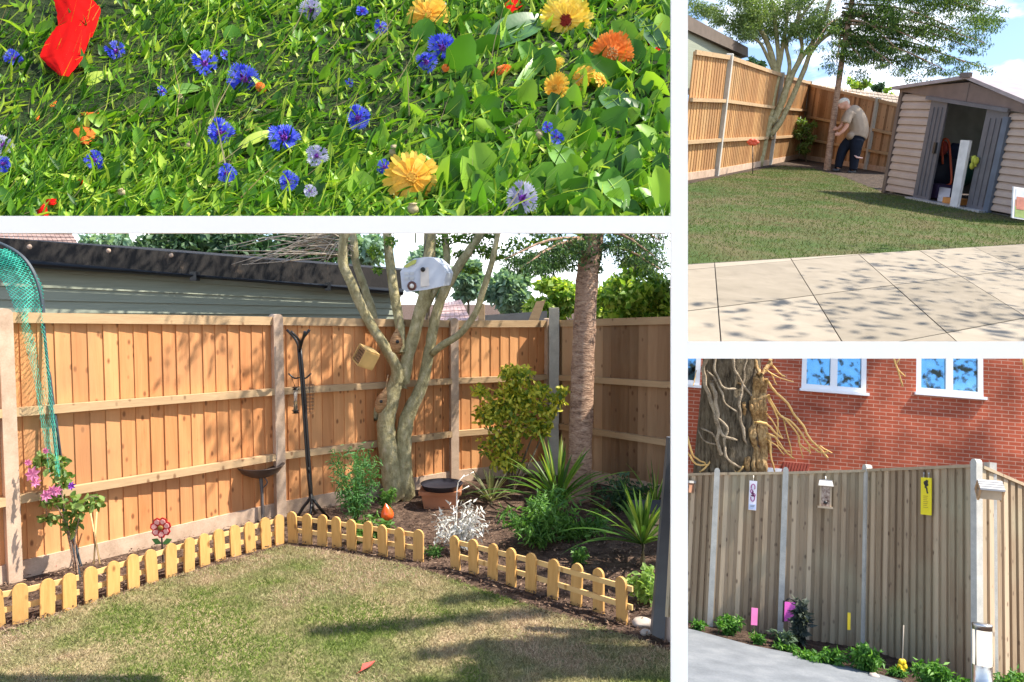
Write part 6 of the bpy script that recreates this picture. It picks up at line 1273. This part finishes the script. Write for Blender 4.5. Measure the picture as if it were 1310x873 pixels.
# hanging house feeder
pin = plain('pale_timber', (.50, .38, .26), .8, .2, var=.2); rfm = plain('silvery_roof_board', (.46, .44, .42), .7, .2)
p, d, n_ = onfence(1056, 634, .14); t = SD.t(p)/1000; hf = thing(SD, 'house_feeder', 'small house shaped wooden seed feeder hung on the fence between the posts', 'bird feeder', p-Vector((0, 0, 16*t)))
up = Vector((0, 0, 1)); m_ = MB(); m_.obox(p-up*15*t, d*9*t, n_*.06, up*1.2*t); m_.build('tray', pin, parent=hf)
m_ = MB(); m_.obox(p, d*6*t, n_*.035, up*14*t); m_.build('body', noisy('seed_mix', [(.35, (.14, .07, .05)), (.6, (.52, .40, .32))], ns=22), parent=hf)
m_ = MB(); m_.obox(p+d*6*t, d*1.0*t, n_*.04, up*14.5*t); m_.obox(p-d*6*t, d*1.0*t, n_*.04, up*14.5*t); m_.build('side_panel', pin, parent=hf)
m_ = MB(); m_.prism([p+up*12*t-d*9*t+n_*.07, p+up*12*t+d*9*t+n_*.07, p+up*20*t+d*7.5*t-n_*.01, p+up*20*t-d*7.5*t-n_*.01], -n_*.012); m_.prism([p+up*12*t-d*9*t-n_*.09, p+up*12*t+d*9*t-n_*.09, p+up*20*t+d*7.5*t-n_*.01, p+up*20*t-d*7.5*t-n_*.01], n_*.012); m_.build('roof', rfm, parent=hf)
m_ = MB(); m_.lathe([(0, .004), (.02, .004), (.02, 0)], p-up*9*t+n_*.04, 12, n_); m_.build('feed_opening', M['black'], parent=hf)
m_ = MB(); m_.tube([p+up*20*t, p+up*24*t-n_*.05], .006, 5); m_.build('hanger', M['white'], parent=hf)
# roofed feeder on the right post, and the one cut by the divider at the left
def roofed(px, py, w, lab, clipl=False):
    p, d, n_ = onfence(px, py, .26) if not clipl else onfence(px, py, .12); t = SD.t(p)/1000; q = Vector((.90, -.28, 0)).normalized(); f_ = Vector((q.y, -q.x, 0)); f_ = f_ if f_.y < 0 else -f_
    hf = thing(SD, 'roofed_feeder', lab, 'bird table', p-up*14*t, 'timber feeders on the fence')
    a_ = p-q*w/2*t; b_ = p+q*w/2*t; R_, D_ = 13*t, 14*t
    m_ = MB()
    for i in range(4):
        for sgn in (1, -1):
            z0, z1 = 12*t*(1-i/4), 12*t*(1-(i+1.15)/4); o0, o1 = D_*i/4, D_*(i+1.15)/4; e = q*2*t
            m_.hexa([a_-e+f_*sgn*o1+up*(z1-.004), b_+e+f_*sgn*o1+up*(z1-.004), b_+e+f_*sgn*o0+up*(z0-.008), a_-e+f_*sgn*o0+up*(z0-.008)], [a_-e+f_*sgn*o1+up*(z1+.012), b_+e+f_*sgn*o1+up*(z1+.012), b_+e+f_*sgn*o0+up*(z0+.004), a_-e+f_*sgn*o0+up*(z0+.004)])
    m_.build('roof', rfm, parent=hf)
    m_ = MB(); m_.hexa([a_+f_*5*t-up*12*t, b_+f_*5*t-up*12*t, b_-f_*5*t-up*12*t, a_-f_*5*t-up*12*t], [a_+f_*9*t-up*1*t, b_+f_*9*t-up*1*t, b_-f_*9*t-up*1*t, a_-f_*9*t-up*1*t]); m_.build('trough', pin, parent=hf)
    m_ = MB()
    for e in (a_-q*.008, b_+q*.008):
        for sgn in (1, -1): m_.bar(e+f_*sgn*11*t+up*0, e-up*13*t, .02, .015); m_.bar(e+f_*sgn*11*t, e+up*10*t, .02, .015)
    m_.build('gable_frame', plain('orange_pine', (.55, .34, .18), .7), parent=hf); return hf
roofed(1266, 627, 24, 'pitched roof timber bird feeder fixed to the tall right concrete post')
p, d, n_ = onfence(881, 622, .1); t = SD.t(p)/1000; hf = thing(SD, 'bird_box', 'small brown bird box at the left end of the weathered fence', 'bird box', p-up*7*t)
m_ = MB(); m_.obox(p-up*2*t, d*4*t, n_*.06, up*6*t); m_.build('body', plain('russet_box', (.40, .20, .12), .8), parent=hf); m_ = MB(); m_.obox(p+up*5.5*t, d*5.5*t, n_*.09, up*1.5*t); m_.build('roof', rfm, parent=hf)
m_ = MB(); m_.lathe([(0, .003), (.018, .003), (.018, 0)], p+n_*.061-up*1*t+d*1.5*t, 10, n_); m_.build('entrance_hole', M['black'], parent=hf)
# bollard light
bp_ = SD.g(1257, 905); tb_ = SD.t(bp_)/1000; bl = thing(SD, 'bollard_light', 'short brushed steel bollard light with a glowing cream diffuser before the fence', 'bollard light', bp_)
STL = plain('brushed_steel', (.62, .60, .58), .28, .5, metal=1, var=.05, scale=30); ztop = SD.hz(798, bp_); u_ = Vector((0, 0, 1)); rb = 11.5*tb_
z1, z2 = SD.hz(806, bp_), SD.hz(851, bp_)
m_ = MB(); m_.lathe([(0, ztop), (rb, ztop), (rb*1.04, ztop-.008), (rb*1.04, ztop-.02), (rb, ztop-.022), (rb, z1), (0, z1)], bp_, 28); m_.build('cap', STL, parent=bl)
em, n_2, L_, b_ = base('lit_diffuser', .4, .3); b_.inputs['Base Color'].default_value = (.9, .84, .72, 1); b_.inputs['Emission Color'].default_value = (1, .86, .62, 1); b_.inputs['Emission Strength'].default_value = .3
m_ = MB(); m_.lathe([(rb*.96, z1), (rb*.96, z2)], bp_, 28); m_.build('diffuser', em, parent=bl)
m_ = MB()
m_.lathe([(rb, z2), (rb, .02), (rb*1.3, .018), (rb*1.3, 0)], bp_, 28); m_.build('post', STL, parent=bl)
m_ = MB(); a0 = math.radians(-25)
for a_ in (-20, 200): v = Vector((math.cos(math.radians(a_)), math.sin(math.radians(a_)), 0)); m_.tube([bp_+v*rb+u_*z2, bp_+v*rb+u_*z1], .006, 6)
m_.build('strut', STL, parent=bl)
# tags and stakes
def tagplate(px, py, w, h, col, name, lab, frame=None, foot=None):
    g0 = SD.g(px, foot); tt = SD.t(g0); root = thing(SD, name, lab, 'garden marker', g0, 'coloured markers in the verge'); c = SD.at(px, py, tt); k = tt/1000
    m_ = MB(); m_.box(c, (w*k, .01, h*k)); m_.build('plate', plain(name+'_paint', col, .4, var=.05), parent=root)
    if frame:
        m_ = MB()
        for s in (-1, 1): m_.box(c+Vector((s*w*k*.55, 0, 0)), (.012, .02, h*k*1.1))
        m_.tube([c+Vector((-w*k*.5, 0, h*k*.5)), c+Vector((0, 0, h*k*.7)), c+Vector((w*k*.5, 0, h*k*.5))], .008, 5, 3); m_.build('frame', M['black'], parent=root)
    m_ = MB(); m_.tube([g0, c], .006, 5); m_.build('stake', plain('cane', (.42, .32, .2), .8), parent=root); return root
tagplate(965, 789, 8, 21, (.90, .22, .50), 'pink_marker', 'narrow pink marker on a cane left of the second concrete post', None, 822)
tagplate(1010, 783, 14, 24, (.90, .16, .62), 'pink_marker', 'wide bright pink marker in a dark frame beside the climbing plant', 1, 820)
tagplate(1086, 795, 3.5, 21, (.90, .62, .03), 'yellow_marker', 'slim yellow marker on a stake left of the third concrete post', None, 842)
c0 = SD.g(1155, 866); yf = thing(SD, 'yellow_ornament', 'round yellow ornament on a cane in the weeds', 'garden marker', c0); tt = SD.t(c0); k = tt/1000; c = SD.at(1154, 853, tt)
m_ = MB()
for i in range(6): a_ = 6.283*i/6; m_.ell(c+Vector((math.cos(a_)*3.2*k, 0, math.sin(a_)*6*k)), (3.6*k, .02, 4.5*k), 10, 6)
m_.build('petals', plain('egg_yellow', (.88, .60, .02), .45), parent=yf); m_ = MB(); m_.tube([c0, c, SD.at(1156, 800, tt+.05)], .005, 5, 3); m_.build('cane', plain('grey_cane', (.45, .38, .3), .8), parent=yf)
# weeds along the fence foot
WG = leafm('weed_green', [(0, (.04, .13, .02)), (.6, (.10, .26, .04)), (1, (.22, .42, .08))], .4)
k = SD.t(SD.g(1110, 850))/1000
gw = 'weed clumps along the foot of the fence'; cd_ = lambda x, y: (x > 876)
for px, py, r_, h_, n_, lab in [(892, 806, 12, 14, 300, 'small weed clump next to the divider at the fence foot'), (932, 812, 22, 26, 900, 'bushy weed clump right of the first concrete post'), (969, 824, 12, 14, 300, 'weed clump round the narrow pink marker'), (1040, 846, 26, 11, 600, 'low wide weed mat left of the dense dark clumps'),
                        (1065, 852, 16, 20, 800, 'medium dense weed clump left of the third concrete post'), (1108, 860, 24, 32, 1700, 'largest dense weed clump in front of the third concrete post'), (1150, 866, 10, 10, 160, 'thin weeds just left of the yellow ornament'), (1190, 882, 22, 32, 1000, 'tall soft weed clump right of the yellow ornament'),
                        (1222, 886, 14, 18, 300, 'sparse grassy weeds left of the bollard light'), (1285, 882, 16, 18, 340, 'weeds right of the bollard light'), (1305, 880, 14, 22, 300, 'weeds at the right edge of the yard'), (1005, 832, 18, 10, 240, 'low weeds under the wide pink marker')]:
    leafyplant(SD, 'weed_clump', lab, 'weeds', SD.g(px, py), r_*k*.9, h_*k*.85, n_, .058, WG, .4, LEAF, stems=16, seed=px, group=gw, cull=cd_)
leafyplant(SD, 'climbing_plant', 'dark purplish climbing plant against the fence by the pink marker', 'climbing plant', SD.g(1022, 828), 9*k, 62*k, 420, .10, leafm('purple_grey_leaf', [(0, (.03, .04, .04)), (.6, (.08, .10, .08)), (1, (.16, .18, .13))], .2), .45, LEAF, stems=8, seed=77, cull=cd_)
leafyplant(SD, 'climbing_plant', 'low dark green sprawling plant left of the climbing plant', 'climbing plant', SD.g(1002, 830), 16*k, 18*k, 300, .08, leafm('grey_leaf', [(0, (.04, .07, .04)), (1, (.12, .18, .10))], .2), .45, LEAF, stems=8, seed=78, cull=cd_)
rock(SD, 1118, 868, .05, ST, 'small stone in front of the largest dense weed clump')
